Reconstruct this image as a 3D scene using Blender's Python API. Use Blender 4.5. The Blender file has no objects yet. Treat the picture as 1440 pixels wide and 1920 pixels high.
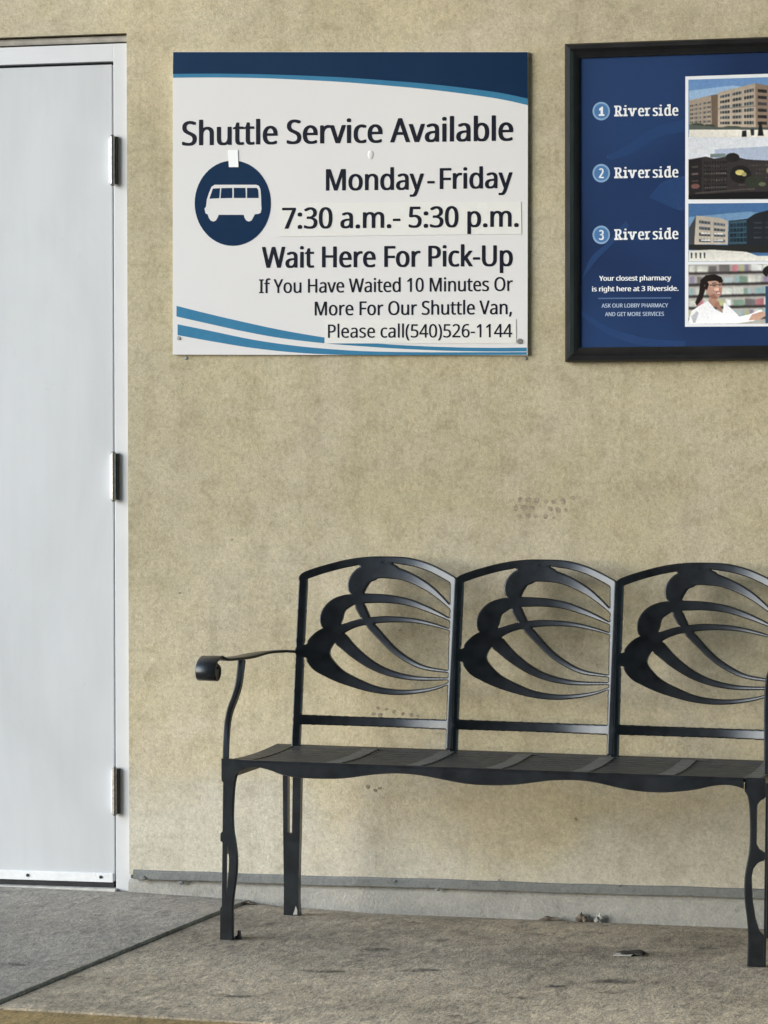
import bpy, bmesh, math, random
import numpy as np
from mathutils import Vector, Matrix
random.seed(7)
C = bpy.context.scene.collection
scene = bpy.context.scene

# ---------------------------------------------------------------- camera
F_PX = 5780.6                                   # focal length in photo pixels (1440 wide)
YAW, PITCH, ROLL = 0.238218, 0.0153098, -0.0020478
CAM = np.array([2.569266, -7.611407, 1.097902])
_cy, _sy, _cp, _sp = math.cos(YAW), math.sin(YAW), math.cos(PITCH), math.sin(PITCH)
_f = np.array([-_sy*_cp, _cy*_cp, -_sp]); _r0 = np.array([_cy, _sy, 0.0]); _u0 = np.cross(_r0, _f)
_r = _r0*math.cos(ROLL) + _u0*math.sin(ROLL); _u = -_r0*math.sin(ROLL) + _u0*math.cos(ROLL)
cd = bpy.data.cameras.new("camera"); cam = bpy.data.objects.new("camera", cd); C.objects.link(cam)
cd.sensor_fit = 'HORIZONTAL'; cd.sensor_width = 36.0; cd.lens = F_PX*36.0/1440.0
cd.clip_start = 0.05; cd.clip_end = 2000
M = Matrix(((_r[0], _u[0], -_f[0], CAM[0]), (_r[1], _u[1], -_f[1], CAM[1]), (_r[2], _u[2], -_f[2], CAM[2]), (0, 0, 0, 1)))
cam.matrix_world = M
scene.camera = cam
# ---------------------------------------------------------------- light
SUN_EL, SUN_SIDE = math.radians(11), math.radians(58)   # SUN_SIDE: swing from the wall's normal towards the left
to_sun = Vector((-math.sin(SUN_SIDE)*math.cos(SUN_EL), -math.cos(SUN_SIDE)*math.cos(SUN_EL), math.sin(SUN_EL)))
w = bpy.data.worlds.new("World"); scene.world = w; w.use_nodes = True
nt = w.node_tree
sky = nt.nodes.new('ShaderNodeTexSky'); sky.sky_type = 'NISHITA'; sky.sun_disc = False
sky.sun_elevation = SUN_EL; sky.sun_rotation = math.atan2(to_sun.x, to_sun.y); sky.dust_density = 0.4; sky.ozone_density = 4.0; sky.air_density = 1.2
nt.links.new(sky.outputs[0], nt.nodes['Background'].inputs[0]); nt.nodes['Background'].inputs[1].default_value = 0.15
sd = bpy.data.lights.new("sun", 'SUN'); sun = bpy.data.objects.new("sun", sd); C.objects.link(sun)
sd.energy = 1.6; sd.angle = math.radians(46); sd.color = (1.0, 0.965, 0.915)
sun.rotation_euler = to_sun.to_track_quat('Z', 'Y').to_euler()
scene.view_settings.view_transform = 'Standard'; scene.view_settings.look = 'None'
scene.view_settings.exposure = 1.64; scene.view_settings.gamma = 1

# ---------------------------------------------------------------- measuring helpers
def ray(px, py):
    return _f + _r*((px-720)/F_PX) + _u*((960-py)/F_PX)
def wall_pt(px, py, off=0.0):
    """where a sight line of the photo meets the plane `off` metres in front of the wall"""
    d = ray(px, py); t = (-off-CAM[1])/d[1]; return Vector(CAM + d*t)
GZ, GX = -0.0185, -0.0150
def ground_z(x, y=-1.0):
    z = GZ + GX*x
    if y > -0.5:
        c = np.interp(x, [-.3, .05, .32, .69, 1.1, 1.63, 2.5], [.001, .001, -.003, -.0155, -.012, -.008, -.004])
        z += c*math.exp(y/0.12)
    return z
def ground_pt(px, py):
    d = ray(px, py); t = (GZ + GX*CAM[0] - CAM[2])/(d[2]-GX*d[0]); return Vector(CAM + d*t)

# ---------------------------------------------------------------- object helpers
def obj(name, bm, mats, parent=None, smooth=False, loc=None):
    me = bpy.data.meshes.new(name)
    if isinstance(bm, bmesh.types.BMesh):
        bm.to_mesh(me); bm.free()
    else:
        me = bm
    if not isinstance(mats, (list, tuple)): mats = [mats]
    for m in mats: me.materials.append(m)
    if smooth:
        for p in me.polygons: p.use_smooth = True
    o = bpy.data.objects.new(name, me); C.objects.link(o)
    if parent is not None: o.parent = parent
    if loc is not None: o.location = loc
    return o
def empty(name, loc=(0, 0, 0)):
    o = bpy.data.objects.new(name, None); C.objects.link(o); o.location = loc; o.empty_display_size = .1
    return o
def tag(o, label=None, cat=None, group=None, kind=None):
    if label: o['label'] = label
    if cat: o['category'] = cat
    if group: o['group'] = group
    if kind: o['kind'] = kind
    return o
def box(bm, x0, x1, y0, y1, z0, z1, bev=0.0, mi=0):
    vs = [bm.verts.new(v) for v in ((x0,y0,z0),(x1,y0,z0),(x1,y1,z0),(x0,y1,z0),(x0,y0,z1),(x1,y0,z1),(x1,y1,z1),(x0,y1,z1))]
    fs = [bm.faces.new([vs[i] for i in f]) for f in ((0,3,2,1),(4,5,6,7),(0,1,5,4),(1,2,6,5),(2,3,7,6),(3,0,4,7))]
    for f in fs: f.material_index = mi
    if bev > 0:
        es = list({e for f in fs for e in f.edges})
        bmesh.ops.bevel(bm, geom=es, offset=bev, segments=2, profile=.6, affect='EDGES')
    return fs
def prism(bm, pts, d, mi=0):
    """closed outline of 3-D points pushed along vector d"""
    d = Vector(d); a = [bm.verts.new(p) for p in pts]; b = [bm.verts.new(Vector(p)+d) for p in pts]
    n = len(pts); fs = [bm.faces.new(a), bm.faces.new(b[::-1])]
    for i in range(n): fs.append(bm.faces.new((a[i], b[i], b[(i+1) % n], a[(i+1) % n])))
    for f in fs: f.material_index = mi
    return fs
def fix(bm):
    bmesh.ops.recalc_face_normals(bm, faces=bm.faces[:]); return bm
def cyl(bm, p, q, r, n=16, r2=None):
    p, q = Vector(p), Vector(q); r2 = r if r2 is None else r2
    ax = (q-p).normalized(); s = ax.orthogonal().normalized(); t = ax.cross(s)
    ra = lambda: [bm.verts.new(p + (s*math.cos(2*math.pi*i/n)+t*math.sin(2*math.pi*i/n))*r) for i in range(n)]
    rb = lambda: [bm.verts.new(q + (s*math.cos(2*math.pi*i/n)+t*math.sin(2*math.pi*i/n))*r2) for i in range(n)]
    A, B = ra(), rb()
    fs = [bm.faces.new((A[i], A[(i+1) % n], B[(i+1) % n], B[i])) for i in range(n)]
    for f in fs: f.smooth = True
    bm.faces.new(ra()[::-1]); bm.faces.new(rb())
def spline(pts, n=10):
    P = np.array(pts, float); out = []
    Q = np.vstack([2*P[0]-P[1], P, 2*P[-1]-P[-2]])
    for i in range(1, len(Q)-2):
        p0, p1, p2, p3 = Q[i-1], Q[i], Q[i+1], Q[i+2]
        for k in range(n):
            t = k/n
            out.append(.5*((2*p1)+(-p0+p2)*t+(2*p0-5*p1+4*p2-p3)*t*t+(-p0+3*p1-3*p2+p3)*t**3))
    out.append(P[-1]); return np.array(out)
def sweep(bm, path, wid, thk, side=(1, 0, 0), closed_ends=True, bev=.25):
    """flat bar swept along a path; wid (across `side`) and thk may vary along it"""
    path = [Vector(p) for p in path]; n = len(path); side = Vector(side); rings = []
    for i, p in enumerate(path):
        t = (path[min(i+1, n-1)]-path[max(i-1, 0)]).normalized()
        s = (side - t*side.dot(t)).normalized(); nn = t.cross(s)
        a = (wid[i] if hasattr(wid, '__len__') else wid)/2; b = (thk[i] if hasattr(thk, '__len__') else thk)/2
        c = min(a, b)*bev*2
        ring = []
        for u, v in ((-a+c, -b), (a-c, -b), (a, -b+c), (a, b-c), (a-c, b), (-a+c, b), (-a, b-c), (-a, -b+c)):
            ring.append(bm.verts.new(p + s*u + nn*v))
        rings.append(ring)
    for i in range(n-1):
        for k in range(8):
            f = bm.faces.new((rings[i][k], rings[i][(k+1) % 8], rings[i+1][(k+1) % 8], rings[i+1][k]))
    bm.faces.new(rings[0][::-1]); bm.faces.new(rings[-1])

# ---------------------------------------------------------------- materials
def srgb(r, g, b):
    f = lambda c: (c/255/12.92 if c/255 <= .04045 else ((c/255+.055)/1.055)**2.4)
    return (f(r), f(g), f(b), 1.0)
def newmat(name):
    m = bpy.data.materials.new(name); m.use_nodes = True
    return m, m.node_tree, m.node_tree.nodes['Principled BSDF']
def N(nt, kind, **kw):
    n = nt.nodes.new(kind)
    for k, v in kw.items():
        if k.startswith('i_'): n.inputs[k[2:]].default_value = v
        else: setattr(n, k, v)
    return n
def ramp(nt, src, stops, interp='LINEAR'):
    r = nt.nodes.new('ShaderNodeValToRGB'); r.color_ramp.interpolation = interp
    el = r.color_ramp.elements
    while len(el) < len(stops): el.new(.5)
    for e, (p, c) in zip(el, stops):
        e.position = p; e.color = c if len(c) == 4 else (*c, 1)
    nt.links.new(src, r.inputs[0]); return r.outputs[0]
def mixc(nt, fac, a, b, mode='MIX'):
    m = nt.nodes.new('ShaderNodeMix'); m.data_type = 'RGBA'; m.blend_type = mode
    for sock, v in ((m.inputs[0], fac), (m.inputs[6], a), (m.inputs[7], b)):
        if hasattr(v, 'is_output'): nt.links.new(v, sock)
        elif isinstance(v, (int, float)): sock.default_value = v
        else: sock.default_value = v if len(v) == 4 else (*v, 1)
    return m.outputs[2]
def coords(nt, scale=(1, 1, 1)):
    tc = nt.nodes.new('ShaderNodeTexCoord'); mp = nt.nodes.new('ShaderNodeMapping')
    mp.inputs['Scale'].default_value = scale; nt.links.new(tc.outputs['Object'], mp.inputs[0]); return mp.outputs[0]
def noise(nt, vec, scale, detail=4, rough=.55, dist=0.0):
    n = N(nt, 'ShaderNodeTexNoise'); nt.links.new(vec, n.inputs['Vector'])
    n.inputs['Scale'].default_value = scale; n.inputs['Detail'].default_value = detail
    n.inputs['Roughness'].default_value = rough; n.inputs['Distortion'].default_value = dist
    return n.outputs['Fac']
def bump(nt, bsdf, h, strength=.3, dist=.002):
    b = nt.nodes.new('ShaderNodeBump'); b.inputs['Strength'].default_value = strength; b.inputs['Distance'].default_value = dist
    nt.links.new(h, b.inputs['Height']); nt.links.new(b.outputs[0], bsdf.inputs['Normal'])
def plain(name, col, rough=.5, metal=0.0, var=.06, scale=40, bmp=0.0, spec=.5):
    m, nt, b = newmat(name); v = coords(nt); n = noise(nt, v, scale)
    dark = tuple(c*(1-var*2) for c in col[:3]); lite = tuple(min(1, c*(1+var)) for c in col[:3])
    nt.links.new(ramp(nt, n, [(.3, dark), (.7, lite)]), b.inputs['Base Color'])
    rr = ramp(nt, noise(nt, v, scale*.4), [(.3, (rough*.85,)*3), (.7, (min(1, rough*1.15),)*3)])
    nt.links.new(rr, b.inputs['Roughness']); b.inputs['Metallic'].default_value = metal
    b.inputs['Specular IOR Level'].default_value = spec
    if bmp: bump(nt, b, noise(nt, v, scale*6, 3), bmp, .001)
    return m

def stucco_mat():
    m, nt, b = newmat("painted_stucco"); v = coords(nt)
    fine = noise(nt, v, 85, 3, .55, .4); mid = noise(nt, v, 17, 5, .6, .5); big = noise(nt, v, 1.5, 4, .6)
    streak = noise(nt, coords(nt, (9, 1, .55)), 1.6, 5, .6, .2)
    col = ramp(nt, big, [(.34, (.475, .412, .275)), (.66, (.60, .53, .365))])
    grey = mixc(nt, ramp(nt, noise(nt, coords(nt, (1, 1, 1.4)), 2.3, 6, .62, .3), [(.42, (0,)*3), (.62, (1,)*3)]), col, (.55, .492, .38))
    col = mixc(nt, .7, col, grey)
    # rain-splash paling on the lowest courses of the wall, ragged upper limit
    sep = N(nt, 'ShaderNodeSeparateXYZ'); nt.links.new(v, sep.inputs[0])
    add = N(nt, 'ShaderNodeMath', operation='MULTIPLY_ADD'); nt.links.new(big, add.inputs[0]); add.inputs[1].default_value = 1.3
    nt.links.new(sep.outputs[2], add.inputs[2])
    low = ramp(nt, add.outputs[0], [(.82, (1,)*3), (1.12, (0,)*3)])
    ml = N(nt, 'ShaderNodeMath', operation='MULTIPLY'); nt.links.new(low, ml.inputs[0]); ml.inputs[1].default_value = .8
    col = mixc(nt, ml.outputs[0], col, (.59, .56, .475))
    col = mixc(nt, .3, col, ramp(nt, streak, [(.36, (.80, .78, .74)), (.5, (1, 1, 1)), (.68, (1.0, 1.0, 1.0))]), 'MULTIPLY')
    col = mixc(nt, .9, col, ramp(nt, mid, [(.34, (.86, .85, .83)), (.5, (1, 1, 1)), (.70, (1.06, 1.06, 1.06))]), 'MULTIPLY')
    col = mixc(nt, .7, col, ramp(nt, fine, [(.34, (.80, .79, .765)), (.47, (.96, .96, .955)), (.56, (1.0, 1.0, 1.0)), (.68, (1.10, 1.10, 1.10))]), 'MULTIPLY')
    col = mixc(nt, .8, col, ramp(nt, noise(nt, v, 210, 2, .6), [(.33, (.86, .855, .84)), (.5, (1, 1, 1)), (.68, (1.07, 1.07, 1.07))]), 'MULTIPLY')
    # a darker, ragged belt between bench and sign
    g0 = N(nt, 'ShaderNodeMath', operation='MULTIPLY_ADD'); nt.links.new(noise(nt, coords(nt, (1, 1, 1.6)), 2.6, 6, .65, .5), g0.inputs[0]); g0.inputs[1].default_value = 1.5
    nt.links.new(sep.outputs[2], g0.inputs[2])
    belt = ramp(nt, g0.outputs[0], [(.0, (1,)*3), (.01, (1,)*3)]); g1 = N(nt, 'ShaderNodeMapRange'); nt.links.new(g0.outputs[0], g1.inputs[0])
    g1.inputs[1].default_value = 1.0; g1.inputs[2].default_value = 3.4
    belt = ramp(nt, g1.outputs[0], [(.10, (0,)*3), (.24, (1,)*3), (.66, (1,)*3), (.86, (0,)*3)])
    col = mixc(nt, belt, col, mixc(nt, 1.0, col, (.86, .865, .855), 'MULTIPLY'))
    # worm-like paler trowel flecks
    rid = N(nt, 'ShaderNodeMath', operation='SUBTRACT'); nt.links.new(noise(nt, v, 62, 2, .5, 1.2), rid.inputs[0]); rid.inputs[1].default_value = .5
    ab = N(nt, 'ShaderNodeMath', operation='ABSOLUTE'); nt.links.new(rid.outputs[0], ab.inputs[0])
    col = mixc(nt, 1.0, col, ramp(nt, ab.outputs[0], [(.0, (1.13, 1.13, 1.12)), (.02, (1.08, 1.08, 1.07)), (.07, (.985, .985, .98))]), 'MULTIPLY')
    nt.links.new(col, b.inputs['Base Color']); b.inputs['Roughness'].default_value = .85
    b.inputs['Specular IOR Level'].default_value = .25
    h = N(nt, 'ShaderNodeMath', operation='ADD'); nt.links.new(fine, h.inputs[0]); nt.links.new(noise(nt, v, 260, 3), h.inputs[1])
    bump(nt, b, h.outputs[0], .35, .003)
    return m
def concrete_mat(name, base, stain=.75, lit_belt=False, grit=.9, size=40):
    m, nt, b = newmat(name); v = coords(nt); vs = coords(nt, (1, .38, 1))
    big = noise(nt, v, 2.4, 6, .65, .6); mid = noise(nt, vs, size, 5, .68, .6); fine = noise(nt, vs, 170, 3, .7)
    d = tuple(c*stain for c in base)
    col = ramp(nt, big, [(.36, d), (.62, base)])
    col = mixc(nt, grit, col, ramp(nt, mid, [(.30, (.50, .495, .49)), (.43, (.86, .86, .86)), (.53, (1.03, 1.02, 1.0)), (.68, (1.38, 1.34, 1.27))]), 'MULTIPLY')
    col = mixc(nt, grit, col, ramp(nt, fine, [(.32, (.60, .60, .60)), (.5, (1, 1, 1)), (.68, (1.26, 1.25, 1.22))]), 'MULTIPLY')
    if lit_belt:                                                            # paler ragged belt along the kerb: brighter light put into the colour
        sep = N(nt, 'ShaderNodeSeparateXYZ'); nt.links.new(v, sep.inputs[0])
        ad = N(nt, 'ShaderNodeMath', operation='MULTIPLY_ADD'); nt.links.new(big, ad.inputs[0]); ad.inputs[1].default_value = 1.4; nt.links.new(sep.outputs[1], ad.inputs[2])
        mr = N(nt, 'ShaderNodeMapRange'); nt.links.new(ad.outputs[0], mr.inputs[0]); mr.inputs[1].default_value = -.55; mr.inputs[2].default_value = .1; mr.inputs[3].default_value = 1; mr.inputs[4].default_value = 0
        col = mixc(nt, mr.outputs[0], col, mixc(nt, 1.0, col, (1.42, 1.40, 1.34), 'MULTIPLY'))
    sp = noise(nt, vs, 9, 6, .75, .8)
    col = mixc(nt, .8, col, ramp(nt, sp, [(.29, (.55, .54, .53)), (.35, (1, 1, 1))]), 'MULTIPLY')
    nt.links.new(col, b.inputs['Base Color']); b.inputs['Roughness'].default_value = .9
    b.inputs['Specular IOR Level'].default_value = .3
    h = N(nt, 'ShaderNodeMath', operation='ADD'); nt.links.new(mid, h.inputs[0]); nt.links.new(fine, h.inputs[1])
    bump(nt, b, h.outputs[0], .5, .004)
    return m
def ink_mat(name, rough=.35):
    m, nt, b = newmat(name); a = N(nt, 'ShaderNodeVertexColor', layer_name='ink'); nt.links.new(a.outputs[0], b.inputs['Base Color'])
    b.inputs['Roughness'].default_value = rough; return m

M_STUCCO = stucco_mat()
M_DOOR, _t, _b = newmat("door_paint"); _v = coords(_t)
_c = ramp(_t, noise(_t, coords(_t, (1, 1, .35)), 3.5, 6, .6, .4), [(.32, (.525, .54, .55)), (.62, (.59, .608, .622))])
_c = mixc(_t, .18, _c, ramp(_t, noise(_t, coords(_t, (14, 1, .8)), 3, 4, .6), [(.3, (.90, .90, .89)), (.55, (1, 1, 1))]), 'MULTIPLY')
_c = mixc(_t, .7, _c, ramp(_t, noise(_t, _v, 21, 5, .75, .6), [(.25, (.80, .79, .77)), (.34, (1, 1, 1))]), 'MULTIPLY')
_t.links.new(_c, _b.inputs['Base Color']); _t.links.new(ramp(_t, noise(_t, _v, 8, 4), [(.3, (.34,)*3), (.7, (.50,)*3)]), _b.inputs['Roughness']); bump(_t, _b, noise(_t, _v, 5, 3), .12, .01)
M_JAMB = plain("frame_paint", (.66, .67, .68), .38, var=.02, scale=9)
M_STEEL = plain("hinge_steel", (.50, .485, .46), .36, .85, .08)
M_PWHITE = plain("white_print", (.86, .88, .92), .4, 0, .01)
M_HINGE = plain("worn_dark_hinge_pin", (.34, .33, .32), .34, .8, .15, 120)
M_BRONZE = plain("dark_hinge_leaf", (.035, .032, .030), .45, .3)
M_ALU = plain("aluminium_strip", (.90, .91, .92), .3, .15, .04)
M_RUBBER = plain("black_rubber", (.012, .012, .014), .7)
M_THRESH = plain("worn_threshold", (.56, .55, .51), .6, .1, .15, 30)
M_LINTEL = plain("grey_sealant_bar", (.43, .40, .35), .8, 0, .15, 30, .3)
M_TRIM = concrete_mat("zinc_base_trim", (.235, .245, .24), .8, False, .35)
M_CURB = concrete_mat("painted_base_concrete", (.44, .43, .395), .8, False, .35)
M_SLAB = concrete_mat("concrete_slab", (.385, .358, .315), .82, False, .8, 46)
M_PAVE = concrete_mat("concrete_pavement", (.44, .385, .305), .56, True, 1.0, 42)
M_DARK = plain("dark_joint_grit", (.075, .066, .055), .95)
M_KERB = concrete_mat("faded_yellow_kerb_paint", (.40, .29, .13), .75)
M_ROAD = concrete_mat("road_asphalt", (.21, .21, .21), .85)
M_BOUNCE = plain("cream_bounce_roof", (.62, .53, .38), .9, 0, .04, 5)
M_BLOCKER = plain("dark_brown_blocker", (.10, .085, .07), .9, 0, .15, 8)
M_IRON = plain("black_powder_coat", (.0125, .0145, .0175), .33, 0.0, .3, 30, .03, .5)
M_IRON.node_tree.nodes["Principled BSDF"].inputs["Specular Tint"].default_value = (.90, .95, 1.0, 1)
M_SEAT = plain("dusty_black_seat_metal", (.040, .043, .045), .55, 0.0, .2, 45, .2, .5)
M_STRAP = plain("dusty_grey_cross_strap", (.125, .128, .128), .6, 0.0, .2, 45)
M_SIGN = plain("white_sign_sheet", (.74, .73, .725), .14, 0, .01, 4)
M_NAVY = plain("navy_sign_ink", srgb(22, 46, 76)[:3], .2, 0, .04, 8)
M_TEXT = plain("dark_navy_lettering", srgb(9, 15, 32)[:3], .5, 0, .04, spec=.2)
M_TEAL = plain("teal_sign_ink", srgb(62, 124, 160)[:3], .22, 0, .03)
M_OVER = plain("cream_overlay_sticker", (.765, .758, .725), .25, 0, .01)
M_GLINT = plain("bright_white_glint", (.93, .95, .95), .2, 0, .01)
M_SCREW = plain("dull_screw_metal", (.40, .40, .38), .4, .9)
M_FRAME = plain("black_frame_lacquer", (.010, .010, .011), .35, 0, .2)
M_BLUE = None
M_INK = ink_mat("printed_photo_ink", .3)
M_PPALE = plain("pale_blue_print", (.47, .57, .74), .4, 0, .01)
M_PRULE = plain("muted_blue_rule_print", srgb(82, 108, 150)[:3], .4, 0, .01)
M_BADGE = plain("badge_blue_print", srgb(72, 120, 172)[:3], .35, 0, .02)
M_BADGER = plain("badge_ring_print", srgb(140, 175, 210)[:3], .35, 0, .02)
M_MARK = plain("brown_glue_residue", (.315, .27, .19), .85, 0, .25, 90)
M_MARK2 = plain("pale_glue_residue", (.49, .455, .34), .8, 0, .1, 80)
M_STAIN = plain("dark_gum_stain", (.085, .08, .072), .95, 0, .3, 60)
_t = M_STAIN.node_tree; _a = N(_t, 'ShaderNodeVertexColor', layer_name='ink'); _m = N(_t, 'ShaderNodeMath', operation='MULTIPLY')
_n = ramp(_t, noise(_t, coords(_t, (1, .5, 1)), 60, 4, .7), [(.35, (.12,)*3), (.62, (.72,)*3)])
_t.links.new(_a.outputs[0], _m.inputs[0]); _t.links.new(_n, _m.inputs[1]); _t.links.new(_m.outputs[0], _t.nodes['Principled BSDF'].inputs['Alpha'])
M_LITTER = plain("black_litter", (.022, .019, .016), .8)
M_PAPER = plain("off_white_paper_scrap", (.45, .435, .40), .8)
M_LEAF = plain("dry_brown_leaf", (.19, .155, .115), .85, 0, .3)
m_, nt_, b_ = newmat("blue_poster_print"); v_ = coords(nt_)
nt_.links.new(ramp(nt_, noise(nt_, v_, 2.2, 2, .4, .6), [(.35, srgb(33, 52, 90)), (.65, srgb(41, 65, 108))]), b_.inputs['Base Color'])
b_.inputs['Roughness'].default_value = .25; M_BLUE = m_
M_SWOOSH = plain("lighter_blue_swoosh_print", srgb(43, 69, 114)[:3], .25, 0, .02)

# ================================================================ setting: ground
KY0, KY1 = -1.615, -1.775                        # kerb from the pavement's edge to the gutter
JA, JB = ground_pt(25, 1872), ground_pt(455, 1695)
def joint_x(y): return JA.x + (JB.x-JA.x)*(y-JA.y)/(JB.y-JA.y)
def sheet(name, xs_fn, ys, dz, mat, depth=.1):
    bm = bmesh.new(); rows = []
    for y in ys:
        rows.append([bm.verts.new((x, y, ground_z(x, y)+dz)) for x in xs_fn(y)])
    for a, b in zip(rows, rows[1:]):
        for i in range(len(a)-1): bm.faces.new((a[i], a[i+1], b[i+1], b[i]))
    # skirts
    def skirt(line):
        lo = [bm.verts.new(v.co - Vector((0, 0, depth))) for v in line]
        for i in range(len(line)-1): bm.faces.new((line[i], lo[i], lo[i+1], line[i+1]))
    skirt(rows[0]); skirt([r[-1] for r in rows]); skirt(rows[-1][::-1]); skirt([r[0] for r in rows][::-1])
    fix(bm); return tag(obj(name, bm, mat, smooth=False), kind='structure')
ys = [KY0, -1.2, -.8, -.5, -.4, -.3, -.24, -.18, -.13, -.09, -.06, -.03, .06]
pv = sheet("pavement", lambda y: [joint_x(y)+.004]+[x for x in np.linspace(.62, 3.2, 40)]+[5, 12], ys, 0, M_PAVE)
sl = sheet("slab", lambda y: list(np.linspace(-12, -.6, 8))+list(np.linspace(-.4, .2, 12))+[joint_x(y)-.004], ys, .007, M_SLAB)
bm = bmesh.new(); pts = []
for y in np.linspace(KY0+.004, .03, 14): pts.append((joint_x(y), y))
a = [bm.verts.new((x-.03, y, ground_z(x, y)-.014)) for x, y in pts]; b = [bm.verts.new((x+.03, y, ground_z(x, y)-.014)) for x, y in pts]
for i in range(len(a)-1): bm.faces.new((a[i], b[i], b[i+1], a[i+1]))
tag(obj("pavement_joint", fix(bm), M_DARK), kind='structure')
bm = bmesh.new()
k = []
for x in np.linspace(-12, 12, 60):
    z = ground_z(x)-.003
    k.append([bm.verts.new((x, yy, z+dz)) for yy, dz in ((KY0-.004, -.02), (KY0-.004, -.002), (KY0-.01, 0), (KY1+.012, -.002), (KY1, -.012), (KY1-.01, -.16))])
for p, q in zip(k, k[1:]):
    for i in range(5): bm.faces.new((p[i], q[i], q[i+1], p[i+1]))
tag(obj("kerb", fix(bm), M_KERB), kind='structure')
bm = bmesh.new()
rows = [[bm.verts.new((x, y, GZ + GX*max(-12, min(12, x)) - .135)) for x in (-300, -12, 12, 300)] for y in (-300, -30, -1.70)]
for p, q in zip(rows, rows[1:]):
    for i in range(3): bm.faces.new((p[i], p[i+1], q[i+1], q[i]))
tag(obj("road", fix(bm), M_ROAD), kind='structure')
bm = bmesh.new()
vs = [bm.verts.new(p) for p in ((-300, -1.9, -.5), (300, -1.9, -.5), (300, 300, -.5), (-300, 300, -.5))]; bm.faces.new(vs)
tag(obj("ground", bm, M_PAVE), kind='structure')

# stains, chewing gum and scuffs on the pavement (flat films, 1 mm up)
def blob(bm, cx, cy, rx, ry, seed, z):
    """soaked-in stain: film whose density fades to nothing at its ragged rim"""
    rnd = random.Random(seed); n = 26; ph = [rnd.uniform(0, 6.28) for _ in range(4)]; lay = bm.verts.layers.float_color.get('ink') or bm.verts.layers.float_color.new('ink')
    rings = []
    for q, al in ((0.0, 1.0), (.35, .95), (.7, .55), (1.0, 0.0)):
        ring = []
        for i in range(n):
            t = 2*math.pi*i/n; k_ = 1+.25*math.sin(2*t+ph[0])+.2*math.sin(3*t+ph[1])+.14*math.sin(5*t+ph[2])+.1*math.sin(8*t+ph[3])
            x, y = cx+rx*k_*q*math.cos(t), cy+ry*k_*q*math.sin(t)
            v = bm.verts.new((x, y, ground_z(x, y)+z)); v[lay] = (al, al, al, 1); ring.append(v)
            if q == 0: break
        rings.append(ring)
    for i in range(n): bm.faces.new((rings[0][0], rings[1][i], rings[1][(i+1) % n]))
    for a, b in zip(rings[1:], rings[2:]):
        for i in range(n): bm.faces.new((a[i], b[i], b[(i+1) % n], a[(i+1) % n]))
for i, (px, py, wx, wy) in enumerate([(698, 1781, 30, 4), (605, 1822, 34, 3.5), (785, 1820, 30, 4), (1149, 1841, 36, 6), (1040, 1850, 16, 3.5),
        (975, 1871, 18, 2.5), (848, 1906, 12, 2.5), (430, 1868, 32, 3), (178, 1722, 12, 2), (1320, 1778, 26, 2), (30, 1815, 26, 2.5), (1140, 1862, 16, 2)]):
    p = ground_pt(px, py); rx = wx/790; ry = wy/790/0.145
    bm = bmesh.new(); blob(bm, p.x, p.y, rx*1.0, ry*.9, i, .0012 if px > 200 else .0085)
    for q in ((.9, .3, .35), (-.8, -.5, .3)):
        blob(bm, p.x+rx*q[0], p.y+ry*q[1], rx*q[2], ry*q[2], i+50, .0016 if px > 200 else .0089)
    st = obj("ground_stain", fix(bm), M_STAIN); st.parent = pv if px > 200 and not (py > 1810 and px < 100) else sl

# ================================================================ building
bld = tag(empty("building", (0, 0, 0)), "tan stucco building wall with a pale grey metal door and a grey base trim", "building")
XJ = wall_pt(240, 900).x                          # stucco edge beside the door
ZH = wall_pt(120, 66).z                            # top of the door opening
bm = bmesh.new()
out = [(-9, -.4), (-1.02, -.4), (-1.02, ZH), (XJ, ZH), (XJ, .035), (12, .035), (12, 3.6), (-9, 3.6)]
fr = [bm.verts.new((x, 0, z)) for x, z in out]; bk = [bm.verts.new((x, .22, z)) for x, z in out]
bm.faces.new(fr); bm.faces.new(bk[::-1])
for i in range(len(out)): bm.faces.new((fr[i], bk[i], bk[(i+1) % len(out)], fr[(i+1) % len(out)]))
fix(bm); bmesh.ops.triangulate(bm, faces=[f for f in bm.faces if len(f.verts) > 4])
wl = obj("wall", bm, M_STUCCO, bld)
# base course below the trim
bm = bmesh.new(); xs = np.linspace(XJ-.004, 6, 90)
zs = lambda x: wall_pt(250, 1631).z + 0*x
bt = wall_pt(700, 1645).z; tt = bt
rows = []
for x in xs:
    j = .0012*math.sin(x*23)+.001*math.sin(x*61+1)
    rows.append([bm.verts.new((x, y, z)) for y, z in ((.004, -.35), (.004+j*.5, .012), (.014, .0245))])
for p, q in zip(rows, rows[1:]):
    for i in range(2): bm.faces.new((p[i], q[i], q[i+1], p[i+1]))
obj("base_course", fix(bm), M_CURB, bld)
bm = bmesh.new()
prof = [(.02, .0235), (-.005, .0235), (-.0065, .0255), (-.0065, .043), (-.0045, .0462), (.0, .0475), (.02, .0475)]
rows = []
for i, x in enumerate(np.linspace(XJ+.012, 6, 120)):
    j = .0008*math.sin(x*9.3)+.0006*math.sin(x*31)
    rows.append([bm.verts.new((x, y, z+j)) for y, z in prof])
for p, q in zip(rows, rows[1:]):
    for i in range(len(prof)-1): bm.faces.new((p[i], q[i], q[i+1], p[i+1]))
bm.faces.new(rows[0]); bm.faces.new(rows[-1][::-1])
obj("base_trim", fix(bm), M_TRIM, bld)
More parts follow.
